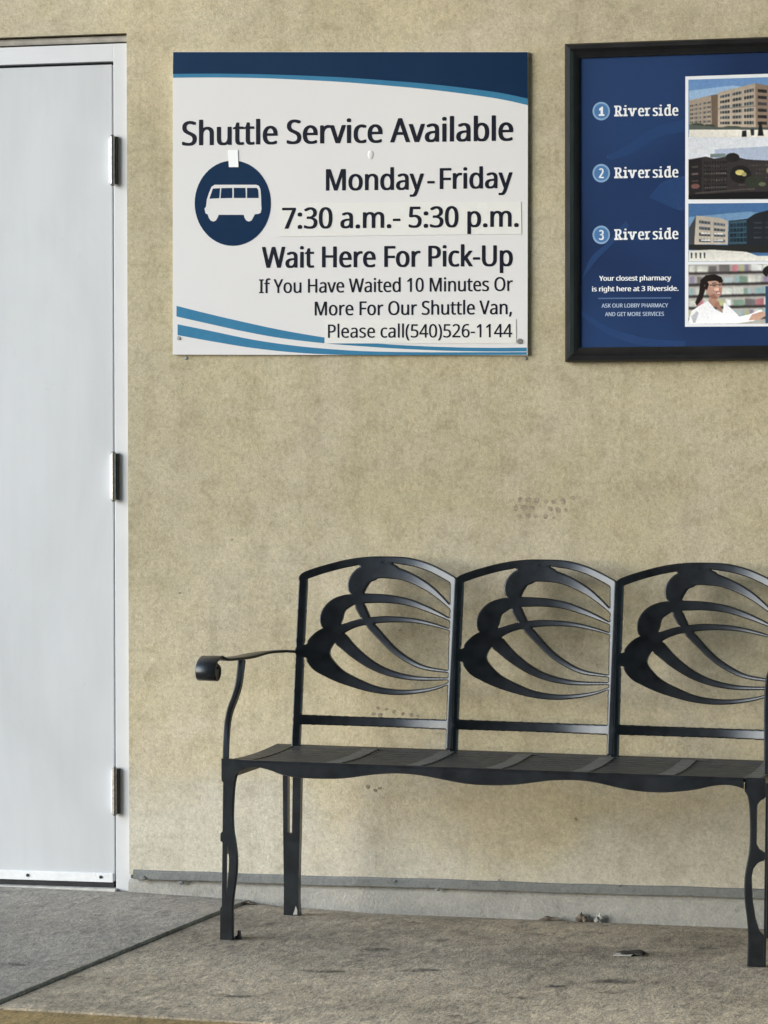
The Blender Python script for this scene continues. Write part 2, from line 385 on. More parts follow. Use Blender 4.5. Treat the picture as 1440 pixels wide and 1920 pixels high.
# lumps of old sealant and chips along the trim
for px, py, r in ((340, 1655, 7), (740, 1652, 4), (820, 1668, 5), (936, 1650, 3), (1160, 1661, 3), (1436, 1677, 5), (268, 1646, 8)):
    p = wall_pt(px, py, .0075); s = r/725*.75; bm = bmesh.new()
    ret = bmesh.ops.create_icosphere(bm, subdivisions=2, radius=s)
    for v in ret['verts']:
        v.co = Vector((v.co.x*1.2, v.co.y*.5, v.co.z*.7))*(1+.25*math.sin(v.co.x*900+v.co.z*1300)) + p
    obj("sealant_lump", fix(bm), M_TRIM, bld, smooth=True)
# old round glue marks on the stucco
def disc(bm, p, r, n=12, sq=1.0, seed=0, y=0.0):
    rnd = random.Random(seed); ph = rnd.uniform(0, 6)
    bm.faces.new([bm.verts.new((p.x+r*(1+.12*math.sin(2*t+ph)+.1*math.sin(3*t))*math.cos(t), p.y+y, p.z+r*sq*(1+.12*math.sin(2*t+ph))*math.sin(t))) for t in [2*math.pi*i/n for i in range(n)]])
k = 0
for cx, cy, r in ((450, 342, 27), (540, 342, 30), (637, 350, 32), (747, 362, 24), (832, 366, 28), (935, 362, 32), (400, 438, 28), (495, 432, 37), (585, 442, 35),
                  (790, 445, 28), (880, 458, 32), (968, 455, 20), (442, 522, 24), (540, 520, 28), (628, 530, 20), (738, 528, 28), (832, 545, 18), (1045, 320, 24)):
    bm = bmesh.new(); disc(bm, wall_pt(900+cx/6, 880+cy/6, .0003), r/6/745*.95, 14, 1.1, k); k += 1; obj("glue_mark", bm, M_MARK, bld)
for cx, cy, r in ((372, 741, 11), (392, 715, 9), (402, 746, 12), (428, 720, 8), (462, 730, 11), (500, 740, 9), (538, 744, 10), (565, 750, 8), (489, 380, 10)):
    bm = bmesh.new(); disc(bm, wall_pt(540+cx/2.3226, 1020+cy/2.3226, .0003), r/2.3226/745*.95, 12, .85, k); k += 1; obj('glue_mark', bm, M_MARK, bld)
for px, py, r in ((690, 1475, 5), (712, 1478, 4), (704, 1482, 4), (1080, 1536, 4), (435, 1012, 3), (337, 1112, 3)):
    bm = bmesh.new(); disc(bm, wall_pt(px, py, .0003), r/745, 10, .8, k); k += 1; obj("glue_mark", bm, M_MARK, bld)
# unseen roof added above the frame to cut sky and bounce warm light
bm = bmesh.new(); box(bm, -1.7, 12, -10.98, -.002, 4.0, 4.3, .01)
obj("added_canopy", fix(bm), M_BOUNCE, bld)
# unseen wall added behind the viewer to block front sky and darken reflections
bm = bmesh.new(); box(bm, -5.5, 12, -11.3, -11.0, -.4, 4.3, .01); obj("sky_blocker_wall", fix(bm), M_BLOCKER, bld)
# door frame
GX0 = wall_pt(214.5, 900, -.02).x; DY = .020
ZT = wall_pt(100, 86, -.015).z; ZD = wall_pt(150, 120.5, -.02).z; DB = wall_pt(100, 1653.5, -.02).z
bm = bmesh.new()
box(bm, GX0+.0035, XJ+.001, .012, .16, -.010, ZT, .0015)               # right jamb
box(bm, -.985, GX0+.0035, .0125, .16, ZD+.004, ZT, .0015)              # head
box(bm, -1.019, -.985, .012, .16, -.010, ZT, .0015)
obj("door_frame", fix(bm), M_JAMB, bld)
bm = bmesh.new()                                                        # rebate behind the gap
box(bm, -.98, GX0+.003, .05, .06, -.01, ZD+.004)
obj("door_stop", fix(bm), M_RUBBER, bld)
bm = bmesh.new()
prof = [(.10, ZT+.004), (.012, ZT+.004), (.010, ZT+.010), (.016, ZT+.020), (.03, ZH-.002), (.10, ZH-.002)]
A = [bm.verts.new((-1.018, y, z)) for y, z in prof]; B = [bm.verts.new((XJ-.003, y, z)) for y, z in prof]
for i in range(len(prof)): bm.faces.new((A[i], B[i], B[(i+1) % 6], A[(i+1) % 6]))
bm.faces.new(A[::-1]); bm.faces.new(B)
obj("head_sealant", fix(bm), M_LINTEL, bld)
bm = bmesh.new(); box(bm, -.98, GX0+.008, -.006, .2, -.03, -.0033, .002)
obj("threshold", fix(bm), M_THRESH, bld)
# flared foot of the frame where the stucco is broken away
bm = bmesh.new()
pts = [wall_pt(*p, -.0115) for p in ((240, 1560), (241.5, 1590), (245, 1622), (247, 1650), (240, 1672), (234, 1672), (234, 1560))]
# door leaf
door = obj("door", None or (lambda bm: (box(bm, -.975, GX0-.0032, DY, DY+.028, DB+.006, ZD-.003, .002), fix(bm))[1])(bmesh.new()), M_DOOR, bld)
bm = bmesh.new(); zk0, zk1 = DB+.002, wall_pt(100, 1634, -.015).z
box(bm, -.972, GX0-.006, DY-.006, DY-.0003, zk0+.002, zk1, .0012)
sw = obj("bottom_strip", fix(bm), M_ALU, door)
for px, py in ((52, 1641), (189, 1644.5)):
    bm = bmesh.new(); p = wall_pt(px, py, -.0138); cyl(bm, p, p+Vector((0, -.002, 0)), .0042, 12)
    obj("screw", fix(bm), M_BRONZE, door)
bm = bmesh.new(); box(bm, -.972, GX0-.004, DY-.003, DY+.02, -.0028, DB+.0038, .0005)
obj("rubber_seal", fix(bm), M_RUBBER, door)
def hinge(z0, z1):
    xc = wall_pt(211.5, 900, .006).x; bm = bmesh.new(); n = 5; L = (z1-z0)/n
    for i in range(n):
        cyl(bm, (xc, .0, z0+i*L+.0007), (xc, .0, z0+(i+1)*L-.0007), .0072, 24)
    cyl(bm, (xc, .0, z0), (xc, .0, z1), .0058, 16)
    cyl(bm, (xc, .0, z1), (xc, .0, z1+.005), .0068, 16, .004); cyl(bm, (xc, .0, z0-.005), (xc, .0, z0), .004, 16, .0068)
    obj("hinge", fix(bm), M_HINGE, door)
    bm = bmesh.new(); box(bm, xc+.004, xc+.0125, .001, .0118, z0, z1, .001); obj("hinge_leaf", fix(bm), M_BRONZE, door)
    bm = bmesh.new(); box(bm, xc-.0115, xc-.0065, .004, .0198, z0+.003, z1-.003, .0015); obj("hinge_leaf", fix(bm), M_PWHITE, door)
for a_, b_ in ((345, 256), (937, 850), (1526, 1441)):
    hinge(wall_pt(212, a_).z, wall_pt(212, b_).z)

# ================================================================ text tools
# letter outlines: character code -> (advance, contours as x,y pairs), in thousandths of the letter size
GLYPHS = {32: (209, ()),
    40: (240, ((32,220, 33,252, 35,285, 39,317, 45,348, 52,379, 60,409, 71,439, 83,468, 97,495, 113,522, 131,548, 150,573, 217,573, 190,534, 167,493, 148,451, 132,407, 119,361, 111,315, 105,268, 103,221, 104,190, 107,159, 111,128, 116,98, 123,68, 132,38, 142,9, 154,-20, 167,-48, 182,-75, 198,-101, 216,-127, 150,-127, 131,-103, 113,-77, 97,-51, 83,-24, 71,5, 60,34, 52,63, 45,94, 39,125, 35,156, 33,188),)),
    41: (240, ((209,220, 208,188, 205,156, 202,125, 196,94, 189,63, 180,34, 170,5, 158,-24, 144,-51, 128,-77, 110,-103, 91,-127, 25,-127, 43,-101, 59,-75, 73,-48, 87,-20, 98,9, 108,38, 117,68, 124,98, 130,128, 134,159, 136,190, 137,221, 136,252, 134,283, 130,315, 124,346, 117,376, 108,406, 98,436, 87,465, 73,493, 59,521, 42,547, 24,573, 91,573, 110,548, 128,522, 144,495, 158,468, 170,439, 180,409, 189,379, 196,348, 202,317, 205,285, 208,252),)),
    44: (215, ((154,84, 136,23, 111,-42, 85,-103, 33,-103, 49,-38, 63,31, 73,93, 148,93),)),
    45: (258, ((32,184, 32,246, 226,246, 226,184),)),
    46: (215, ((58,43, 59,57, 61,69, 66,78, 72,85, 80,90, 88,94, 97,96, 107,97, 117,96, 126,94, 135,90, 142,85, 149,78, 153,69, 156,57, 157,43, 156,30, 153,18, 149,9, 142,2, 135,-4, 126,-8, 117,-10, 107,-11, 97,-10, 88,-8, 80,-4, 72,2, 66,9, 61,18, 59,30),)),
    48: (458, ((419,287, 419,253, 417,221, 414,191, 409,163, 403,137, 395,112, 386,90, 376,70, 363,52, 349,37, 334,23, 316,12, 297,3, 276,-3, 253,-7, 229,-8, 198,-6, 170,1, 145,12, 122,27, 103,47, 86,70, 71,98, 60,129, 51,163, 44,201, 41,243, 39,287, 40,332, 44,373, 50,411, 58,446, 69,477, 83,504, 99,527, 119,547, 141,562, 167,573, 196,579, 229,581, 259,579, 287,573, 313,562, 335,547, 355,527, 372,504, 387,477, 399,446, 408,411, 414,373, 418,332), (110,287, 111,249, 113,215, 116,184, 121,156, 128,132, 137,111, 147,93, 159,78, 173,67, 190,59, 208,54, 229,52, 249,54, 268,59, 284,67, 298,78, 310,92, 320,110, 329,131, 336,156, 341,184, 345,215, 347,249, 348,287, 347,325, 345,359, 341,390, 336,417, 329,442, 320,463, 310,481, 298,495, 284,507, 268,515, 249,520, 229,521, 208,520, 190,515, 173,507, 159,495, 147,481, 137,463, 128,442, 121,417, 116,390, 113,359, 111,325),)),
    49: (458, ((285,0, 216,0, 216,400, 216,439, 217,470, 219,499, 196,477, 169,455, 108,405, 71,452, 226,573, 285,573),)),
    50: (458, ((417,0, 38,0, 38,59, 188,210, 209,231, 228,251, 246,270, 261,287, 275,304, 287,320, 298,337, 306,353, 313,370, 318,387, 321,405, 322,424, 320,446, 315,466, 306,482, 294,496, 278,507, 261,514, 242,519, 221,520, 200,520, 181,517, 164,512, 147,506, 131,498, 115,489, 99,478, 83,466, 45,513, 56,523, 68,531, 81,540, 94,548, 108,555, 122,561, 137,567, 153,572, 169,576, 186,578, 203,580, 221,581, 246,579, 270,576, 293,570, 313,562, 331,552, 347,540, 361,526, 372,510, 382,492, 388,472, 392,451, 394,428, 393,406, 389,385, 383,364, 375,344, 365,324, 353,305, 340,286, 324,267, 307,247, 288,227, 268,207, 247,185, 128,67, 128,64, 417,64),)),
    51: (458, ((395,439, 394,420, 392,403, 387,387, 381,372, 373,359, 363,347, 352,336, 340,326, 326,318, 310,311, 294,306, 277,302, 277,298, 309,293, 337,283, 360,271, 379,255, 394,236, 405,214, 411,190, 413,163, 412,139, 407,116, 400,94, 390,74, 377,56, 360,40, 341,26, 318,14, 292,4, 263,-3, 230,-7, 193,-8, 171,-8, 150,-6, 130,-4, 110,-1, 91,3, 72,8, 54,15, 36,23, 36,89, 54,81, 74,73, 93,67, 114,61, 135,57, 155,54, 175,52, 194,51, 230,53, 260,59, 285,68, 305,81, 320,98, 331,117, 337,139, 339,164, 338,182, 335,197, 329,211, 320,223, 310,233, 297,242, 282,249, 265,255, 246,260, 226,263, 203,265, 179,265, 123,265, 123,326, 180,326, 202,326, 223,329, 242,333, 259,339, 274,347, 286,356, 298,366, 307,377, 314,390, 319,404, 322,418, 323,434, 321,454, 316,471, 307,486, 295,498, 280,508, 262,516, 242,520, 219,521, 204,521, 190,520, 176,518, 164,515, 117,498, 75,473, 39,521, 55,533, 73,544, 93,554, 115,563, 139,571, 163,576, 190,579, 218,581, 260,578, 296,571, 327,558, 352,540, 371,519, 384,495, 393,468),)),
    52: (458, ((443,130, 359,130, 359,0, 291,0, 291,130, 17,130, 17,190, 286,576, 359,576, 359,193, 443,193), (291,374, 291,412, 293,444, 294,474, 295,500, 292,500, 276,468, 257,438, 86,193, 291,193),)),
    53: (458, ((221,351, 249,350, 275,346, 300,340, 322,331, 343,320, 361,307, 376,291, 389,274, 400,254, 407,232, 412,209, 413,183, 411,154, 407,128, 399,103, 387,81, 373,60, 356,43, 336,28, 314,15, 289,5, 261,-2, 231,-7, 199,-8, 177,-8, 156,-6, 136,-4, 116,0, 97,4, 80,10, 65,16, 51,23, 51,90, 66,81, 82,74, 101,68, 121,62, 141,58, 161,55, 181,53, 200,52, 220,53, 239,55, 257,60, 274,65, 289,73, 302,82, 313,93, 323,106, 331,121, 336,137, 340,156, 341,176, 339,202, 332,225, 321,245, 306,262, 287,275, 262,284, 232,290, 197,292, 146,288, 99,280, 64,302, 86,573, 373,573, 373,508, 146,508, 132,342, 169,348),)),
    54: (458, ((44,245, 45,269, 46,294, 48,318, 51,342, 55,366, 60,389, 67,412, 75,433, 84,454, 95,474, 107,492, 121,510, 137,525, 155,539, 174,551, 196,562, 220,570, 246,576, 275,579, 306,581, 344,579, 377,573, 377,513, 344,520, 308,523, 281,522, 257,518, 235,512, 216,504, 198,494, 183,483, 169,469, 158,454, 148,437, 139,419, 132,400, 127,380, 122,359, 119,337, 116,314, 115,291, 119,291, 126,300, 133,309, 141,318, 150,326, 160,333, 170,339, 182,345, 194,350, 208,353, 223,356, 238,358, 255,358, 279,357, 302,353, 323,347, 342,338, 360,327, 375,313, 389,297, 400,279, 409,258, 416,236, 420,211, 421,184, 420,156, 415,129, 408,104, 399,82, 386,61, 372,44, 355,28, 336,15, 314,5, 291,-2, 266,-7, 239,-8, 219,-7, 199,-4, 181,1, 163,7, 146,16, 130,26, 115,39, 101,54, 88,70, 77,89, 67,110, 59,133, 52,158, 48,185, 45,214), (238,51, 262,53, 284,59, 303,70, 320,84, 334,102, 343,125, 349,153, 351,184, 350,210, 344,233, 336,254, 324,271, 308,285, 289,295, 267,301, 241,303, 222,302, 205,299, 189,294, 175,287, 162,279, 150,270, 140,259, 131,248, 124,236, 119,223, 116,211, 115,198, 116,185, 117,172, 120,159, 123,146, 127,133, 133,121, 139,110, 146,99, 155,88, 164,79, 174,71, 185,64, 197,59, 210,55, 223,52),)),
    55: (458, ((109,0, 344,508, 35,508, 35,573, 419,573, 419,518, 187,0),)),
    58: (215, ((58,43, 59,57, 61,69, 66,78, 72,85, 80,90, 88,94, 97,96, 107,97, 117,96, 126,94, 135,90, 142,85, 149,78, 153,69, 156,57, 157,43, 156,30, 153,18, 149,9, 142,2, 135,-4, 126,-8, 117,-10, 107,-11, 97,-10, 88,-8, 80,-4, 72,2, 66,9, 61,18, 59,30), (58,387, 59,401, 61,412, 66,422, 72,429, 80,434, 88,438, 97,440, 107,441, 117,440, 126,438, 135,434, 142,429, 149,422, 153,412, 156,401, 157,387, 156,373, 153,362, 149,352, 142,345, 135,339, 126,335, 117,333, 107,332, 97,333, 88,335, 80,339, 72,345, 66,352, 61,362, 59,373),)),
    65: (512, ((437,0, 368,177, 141,177, 73,0, 0,0, 224,575, 289,575, 512,0), (282,415, 274,438, 263,473, 255,500, 247,468, 238,438, 230,415, 165,241, 346,241),)),
    66: (521, ((241,573, 292,571, 336,565, 373,555, 404,541, 428,522, 445,497, 455,467, 459,431, 458,414, 456,399, 452,384, 446,371, 439,358, 431,347, 421,337, 409,328, 396,320, 382,313, 367,308, 350,304, 350,300, 367,297, 384,292, 400,286, 415,279, 429,271, 441,261, 452,249, 461,236, 468,221, 474,203, 477,184, 478,163, 476,138, 472,115, 464,93, 454,74, 441,57, 425,42, 406,29, 385,19, 362,11, 337,5, 309,1, 279,0, 78,0, 78,573), (256,329, 290,330, 318,335, 340,342, 357,352, 369,366, 377,382, 382,401, 384,423, 382,445, 376,463, 365,478, 351,490, 332,499, 308,506, 279,510, 245,511, 150,511, 150,329), (150,269, 150,61, 265,61, 301,63, 330,68, 354,78, 371,91, 384,107, 394,125, 399,145, 401,168, 400,183, 398,197, 394,210, 388,221, 380,232, 370,241, 358,249, 344,256, 327,262, 307,266, 285,268, 260,269),)),
    67: (506, ((323,517, 301,516, 280,513, 260,508, 241,502, 223,493, 206,482, 192,470, 178,456, 166,440, 155,423, 146,404, 139,383, 133,361, 129,337, 126,312, 125,286, 126,252, 131,220, 138,191, 147,164, 160,139, 175,117, 192,99, 213,83, 236,71, 262,62, 291,57, 322,55, 341,56, 359,57, 377,59, 394,62, 460,78, 460,15, 443,10, 427,5, 410,1, 393,-2, 375,-5, 356,-7, 335,-8, 312,-8, 270,-6, 232,1, 197,12, 166,28, 139,48, 115,72, 95,99, 78,131, 65,165, 56,203, 51,244, 49,287, 50,319, 53,349, 59,378, 67,406, 77,432, 89,456, 103,478, 120,499, 138,517, 159,534, 181,548, 206,559, 233,569, 261,575, 292,579, 324,581, 346,580, 367,578, 388,576, 409,572, 429,567, 448,561, 465,554, 482,547, 453,486, 394,508, 378,512, 360,515, 342,517),)),
    68: (585, ((536,292, 534,246, 528,203, 516,165, 501,131, 481,100, 457,74, 430,51, 399,33, 364,18, 325,8, 283,2, 237,0, 78,0, 78,573, 254,573, 296,571, 335,565, 371,555, 404,540, 434,523, 460,501, 483,475, 502,446, 517,413, 528,377, 534,336), (460,289, 459,326, 454,359, 446,388, 435,415, 421,437, 404,457, 384,474, 361,487, 336,498, 308,505, 277,509, 244,511, 150,511, 150,62, 228,62, 282,65, 329,76, 369,94, 402,119, 428,151, 446,190, 457,236),)),
    69: (446, ((398,0, 78,0, 78,573, 398,573, 398,509, 150,509, 150,330, 383,330, 383,268, 150,268, 150,63, 398,63),)),
    70: (416, ((150,0, 78,0, 78,573, 398,573, 398,509, 150,509, 150,306, 383,306, 383,243, 150,243),)),
    71: (583, ((326,302, 524,302, 524,22, 501,15, 478,8, 454,3, 431,-1, 406,-4, 380,-6, 352,-8, 323,-8, 280,-6, 241,1, 205,12, 173,28, 145,47, 120,71, 98,98, 81,130, 67,164, 57,202, 51,243, 49,286, 51,330, 58,370, 69,407, 84,442, 104,473, 127,500, 154,524, 186,544, 220,560, 259,571, 300,578, 346,581, 369,580, 392,578, 415,576, 437,572, 458,567, 478,561, 498,554, 516,547, 489,484, 473,491, 457,497, 439,503, 421,508, 401,512, 382,515, 362,517, 342,517, 309,515, 278,510, 250,501, 225,489, 202,474, 181,455, 164,434, 150,409, 139,382, 131,353, 126,321, 124,286, 126,253, 130,222, 137,193, 146,166, 159,141, 175,119, 194,100, 216,84, 241,71, 270,62, 303,56, 340,55, 358,55, 375,56, 390,57, 404,59, 452,68, 452,238, 326,238),)),
    72: (594, ((516,0, 443,0, 443,267, 150,267, 150,0, 78,0, 78,573, 150,573, 150,330, 443,330, 443,573, 516,573),)),
    73: (272, ((239,0, 32,0, 32,42, 99,57, 99,515, 32,531, 32,573, 239,573, 239,531, 172,515, 172,57, 239,42),)),
    75: (496, ((496,0, 411,0, 209,273, 150,222, 150,0, 78,0, 78,573, 150,573, 150,290, 199,345, 249,399, 403,573, 488,573, 261,323),)),
    76: (420, ((78,0, 78,573, 150,573, 150,64, 400,64, 400,0),)),
    77: (727, ((330,0, 142,502, 139,502, 142,461, 144,407, 144,347, 144,0, 78,0, 78,573, 184,573, 361,103, 364,103, 544,573, 650,573, 650,0, 578,0, 578,352, 579,408, 581,460, 584,501, 581,501, 390,0),)),
    78: (609, ((532,0, 447,0, 141,476, 138,476, 141,432, 143,378, 144,320, 144,0, 78,0, 78,573, 161,573, 467,99, 470,99, 468,137, 466,193, 464,249, 464,573, 532,573),)),
    79: (626, ((577,287, 576,255, 573,224, 568,194, 561,166, 551,140, 540,116, 526,94, 510,73, 493,54, 473,38, 451,24, 428,13, 402,4, 375,-3, 345,-7, 314,-8, 281,-7, 251,-3, 222,4, 196,13, 173,25, 151,39, 131,55, 114,73, 98,94, 85,116, 74,141, 65,167, 58,195, 53,224, 50,255, 49,288, 51,331, 56,370, 65,408, 78,442, 94,473, 114,500, 138,524, 166,545, 197,561, 232,572, 271,579, 314,581, 356,579, 393,572, 428,561, 459,545, 486,525, 510,501, 530,473, 547,442, 560,408, 570,370, 576,330), (125,287, 126,252, 130,220, 136,190, 145,163, 157,138, 171,117, 188,98, 207,83, 230,70, 255,62, 283,56, 314,55, 345,56, 373,62, 398,70, 420,83, 439,98, 456,117, 470,138, 481,163, 490,190, 496,220, 500,252, 501,287, 498,338, 490,384, 476,423, 456,457, 431,484, 398,503, 360,514, 314,518, 283,516, 255,511, 230,502, 207,490, 188,475, 171,457, 157,435, 145,411, 136,384, 130,354, 126,322),)),
    80: (485, ((229,573, 282,570, 326,562, 363,548, 393,528, 415,504, 431,475, 441,442, 444,404, 444,387, 441,370, 438,353, 433,336, 426,321, 417,306, 407,292, 395,278, 380,266, 364,255, 345,246, 324,238, 301,231, 275,227, 247,224, 216,223, 150,223, 150,0, 78,0, 78,573), (223,511, 150,511, 150,285, 208,285, 234,285, 258,288, 279,291, 298,296, 315,303, 330,311, 342,322, 352,334, 360,347, 365,363, 369,381, 370,401, 367,427, 361,449, 350,468, 334,484, 314,495, 289,504, 258,509),)),
    82: (498, ((236,573, 270,571, 301,568, 329,562, 353,555, 375,544, 393,532, 409,517, 422,500, 432,481, 439,460, 443,436, 444,410, 443,388, 440,368, 435,350, 427,334, 418,319, 408,306, 397,295, 385,285, 371,277, 358,269, 344,262, 330,257, 487,0, 403,0, 264,237, 150,237, 150,0, 78,0, 78,573), (232,510, 150,510, 150,298, 236,298, 268,299, 296,304, 319,313, 338,325, 352,341, 362,359, 368,381, 370,407, 369,424, 366,440, 361,455, 355,467, 346,477, 336,486, 324,494, 310,500, 293,504, 275,507, 254,509),)),
    83: (440, ((403,153, 401,128, 396,106, 389,85, 378,66, 364,49, 348,35, 328,22, 307,11, 283,3, 257,-3, 228,-7, 198,-8, 137,-5, 83,4, 41,19, 41,88, 56,82, 73,76, 92,70, 113,65, 134,60, 156,57, 179,55, 201,55, 222,55, 240,57, 257,61, 273,66, 286,72, 298,79, 308,88, 316,98, 322,109, 327,120, 329,133, 330,147, 330,160, 327,173, 324,184, 318,194, 311,204, 302,213, 291,221, 277,230, 261,238, 242,247, 220,255, 196,265, 178,272, 161,279, 146,286, 131,294, 118,302, 106,311, 95,320, 85,330, 76,340, 69,351, 63,363, 57,375, 53,389, 50,403, 49,418, 48,435, 50,457, 54,477, 61,496, 71,513, 84,528, 99,542, 116,553, 136,563, 157,571, 180,576, 205,579, 231,581, 254,580, 276,578, 297,576, 318,572, 337,567, 355,562, 372,555, 389,549, 366,487, 351,493, 336,499, 319,504, 302,508, 284,512, 266,515, 248,517, 229,517, 212,517, 196,515, 182,511, 169,507, 158,501, 148,494, 140,486, 133,478, 128,468, 124,457, 122,446, 121,434, 122,420, 124,407, 128,396, 133,386, 140,376, 149,367, 160,359, 172,351, 187,343, 204,335, 224,327, 246,318, 270,309, 293,299, 313,289, 332,279, 348,268, 362,255, 374,242, 385,228, 392,212, 398,194, 401,175),)),
    84: (446, ((259,0, 187,0, 187,509, 8,509, 8,573, 437,573, 437,509, 259,509),)),
    85: (586, ((513,202, 512,173, 507,146, 500,120, 489,95, 476,72, 459,52, 439,35, 416,20, 389,8, 360,-1, 327,-6, 290,-8, 240,-4, 196,7, 159,25, 128,50, 104,82, 86,118, 76,158, 72,204, 72,573, 144,573, 144,201, 147,168, 154,139, 165,114, 182,93, 203,76, 228,64, 259,57, 294,55, 319,56, 342,59, 361,65, 379,73, 394,84, 407,96, 418,110, 427,126, 433,143, 438,161, 441,181, 442,202, 442,573, 513,573),)),
    86: (481, ((481,573, 277,0, 204,0, 0,573, 75,573, 204,205, 220,160, 231,119, 241,80, 250,119, 262,161, 277,207, 405,573),)),
    87: (745, ((735,573, 583,0, 510,0, 399,375, 389,410, 380,443, 373,471, 370,488, 367,471, 361,443, 352,409, 342,373, 234,0, 161,0, 10,573, 85,573, 174,223, 183,186, 190,151, 196,118, 201,87, 206,119, 213,154, 222,191, 232,227, 333,573, 407,573, 512,225, 523,187, 532,151, 538,117, 544,87, 550,129, 560,175, 572,224, 660,573),)),
    89: (454, ((227,291, 376,573, 454,573, 263,222, 263,0, 191,0, 191,219, 0,573, 79,573),)),
    97: (450, ((231,437, 268,435, 299,428, 326,418, 347,403, 364,383, 376,358, 383,328, 385,293, 385,0, 334,0, 320,61, 317,61, 307,50, 298,40, 288,30, 279,22, 268,15, 258,9, 246,3, 234,-1, 220,-4, 206,-6, 190,-8, 172,-8, 154,-7, 136,-5, 119,0, 103,6, 88,13, 75,23, 64,34, 55,48, 47,63, 41,80, 38,99, 37,119, 40,150, 50,176, 65,199, 87,219, 116,234, 152,245, 194,253, 243,257, 316,259, 316,285, 315,309, 310,330, 303,347, 293,359, 280,368, 265,375, 247,379, 227,380, 210,379, 194,378, 178,374, 163,370, 106,347, 84,400, 99,408, 115,414, 132,421, 151,426, 170,431, 190,434, 210,436), (252,208, 215,205, 184,200, 159,192, 141,182, 127,170, 118,155, 112,138, 110,119, 111,102, 115,87, 122,75, 132,66, 144,58, 157,53, 172,50, 188,49, 215,51, 238,56, 260,66, 279,79, 295,96, 306,117, 313,142, 315,172, 315,210),)),
    98: (493, ((139,461, 138,410, 135,373, 139,373, 149,386, 161,398, 174,409, 189,419, 206,427, 226,432, 248,436, 272,437, 310,434, 344,423, 374,406, 401,381, 422,350, 437,312, 446,267, 449,215, 448,180, 444,147, 437,118, 427,91, 415,68, 400,48, 384,31, 365,17, 344,6, 322,-2, 298,-6, 272,-8, 248,-7, 226,-3, 206,2, 189,10, 174,20, 161,31, 149,42, 139,55, 133,55, 119,0, 68,0, 68,609, 139,609), (260,379, 238,377, 219,374, 202,369, 188,361, 175,351, 165,339, 157,325, 150,308, 145,289, 142,268, 139,244, 139,217, 139,214, 140,177, 145,144, 153,116, 165,93, 181,74, 202,61, 229,53, 261,51, 288,53, 312,61, 332,74, 348,93, 360,117, 369,145, 374,178, 376,216, 374,254, 369,287, 360,315, 348,338, 331,356, 311,368, 288,376),)),
    99: (385, ((241,-8, 213,-7, 187,-2, 162,5, 139,15, 118,28, 99,45, 83,65, 69,87, 58,114, 50,143, 46,176, 44,213, 46,250, 51,284, 59,315, 71,342, 85,365, 102,385, 121,401, 142,415, 166,425, 191,432, 217,436, 245,438, 262,437, 278,436, 293,434, 309,431, 323,427, 336,424, 348,419, 358,415, 337,356, 292,370, 244,376, 223,375, 204,371, 187,366, 172,358, 159,347, 148,335, 138,320, 131,303, 125,284, 120,263, 118,239, 117,213, 118,189, 120,166, 125,145, 131,126, 138,109, 148,94, 159,82, 172,71, 186,63, 202,58, 220,54, 240,53, 257,53, 273,55, 288,57, 302,60, 351,78, 351,15, 340,10, 328,5, 316,1, 304,-2, 290,-5, 275,-7, 258,-8),)),
    100: (493, ((221,-8, 182,-5, 148,6, 118,23, 92,48, 71,79, 56,117, 47,162, 44,214, 47,266, 56,311, 71,350, 93,381, 119,406, 149,424, 183,434, 221,438, 238,437, 253,436, 267,433, 280,429, 292,425, 303,420, 314,413, 323,407, 354,374, 359,374, 356,405, 354,438, 354,609, 425,609, 425,0, 368,0, 358,58, 354,58, 323,24, 314,17, 303,11, 292,6, 279,1, 266,-3, 252,-6, 237,-7), (232,51, 263,53, 290,60, 311,71, 328,88, 340,109, 348,135, 354,165, 355,200, 355,213, 354,251, 349,284, 340,313, 329,336, 313,355, 291,369, 264,377, 231,379, 204,376, 181,368, 162,354, 146,334, 133,309, 124,281, 119,249, 117,213, 119,176, 124,144, 133,116, 146,93, 162,74, 181,61, 205,53),)),
    101: (452, ((234,438, 261,436, 286,432, 308,424, 329,414, 348,401, 364,385, 378,367, 390,346, 399,323, 406,299, 410,272, 411,244, 411,201, 117,201, 120,167, 127,137, 139,111, 154,90, 174,74, 197,62, 224,55, 254,52, 274,53, 293,54, 310,56, 327,60, 343,64, 359,69, 375,75, 392,82, 392,20, 376,13, 359,8, 343,3, 327,-1, 310,-4, 292,-6, 272,-8, 251,-8, 221,-6, 194,-2, 167,6, 143,17, 121,31, 101,48, 85,68, 70,91, 59,117, 51,146, 46,177, 44,212, 46,246, 50,277, 57,306, 68,333, 81,357, 96,378, 114,395, 134,411, 157,423, 181,431, 207,436), (233,380, 209,378, 188,372, 170,362, 154,348, 140,330, 130,309, 123,285, 119,257, 338,257, 337,275, 335,292, 331,307, 326,322, 320,334, 312,346, 303,356, 292,364, 280,371, 266,376, 251,379),)),
    102: (276, ((266,375, 158,375, 158,0, 87,0, 87,375, 12,375, 12,408, 87,432, 87,457, 88,483, 92,507, 97,528, 104,547, 113,563, 124,577, 137,588, 152,597, 168,604, 186,609, 206,612, 227,613, 274,609, 310,599, 292,544, 262,552, 228,556, 211,554, 197,550, 185,542, 175,532, 168,519, 162,502, 159,481, 158,458, 158,430, 266,430),)),
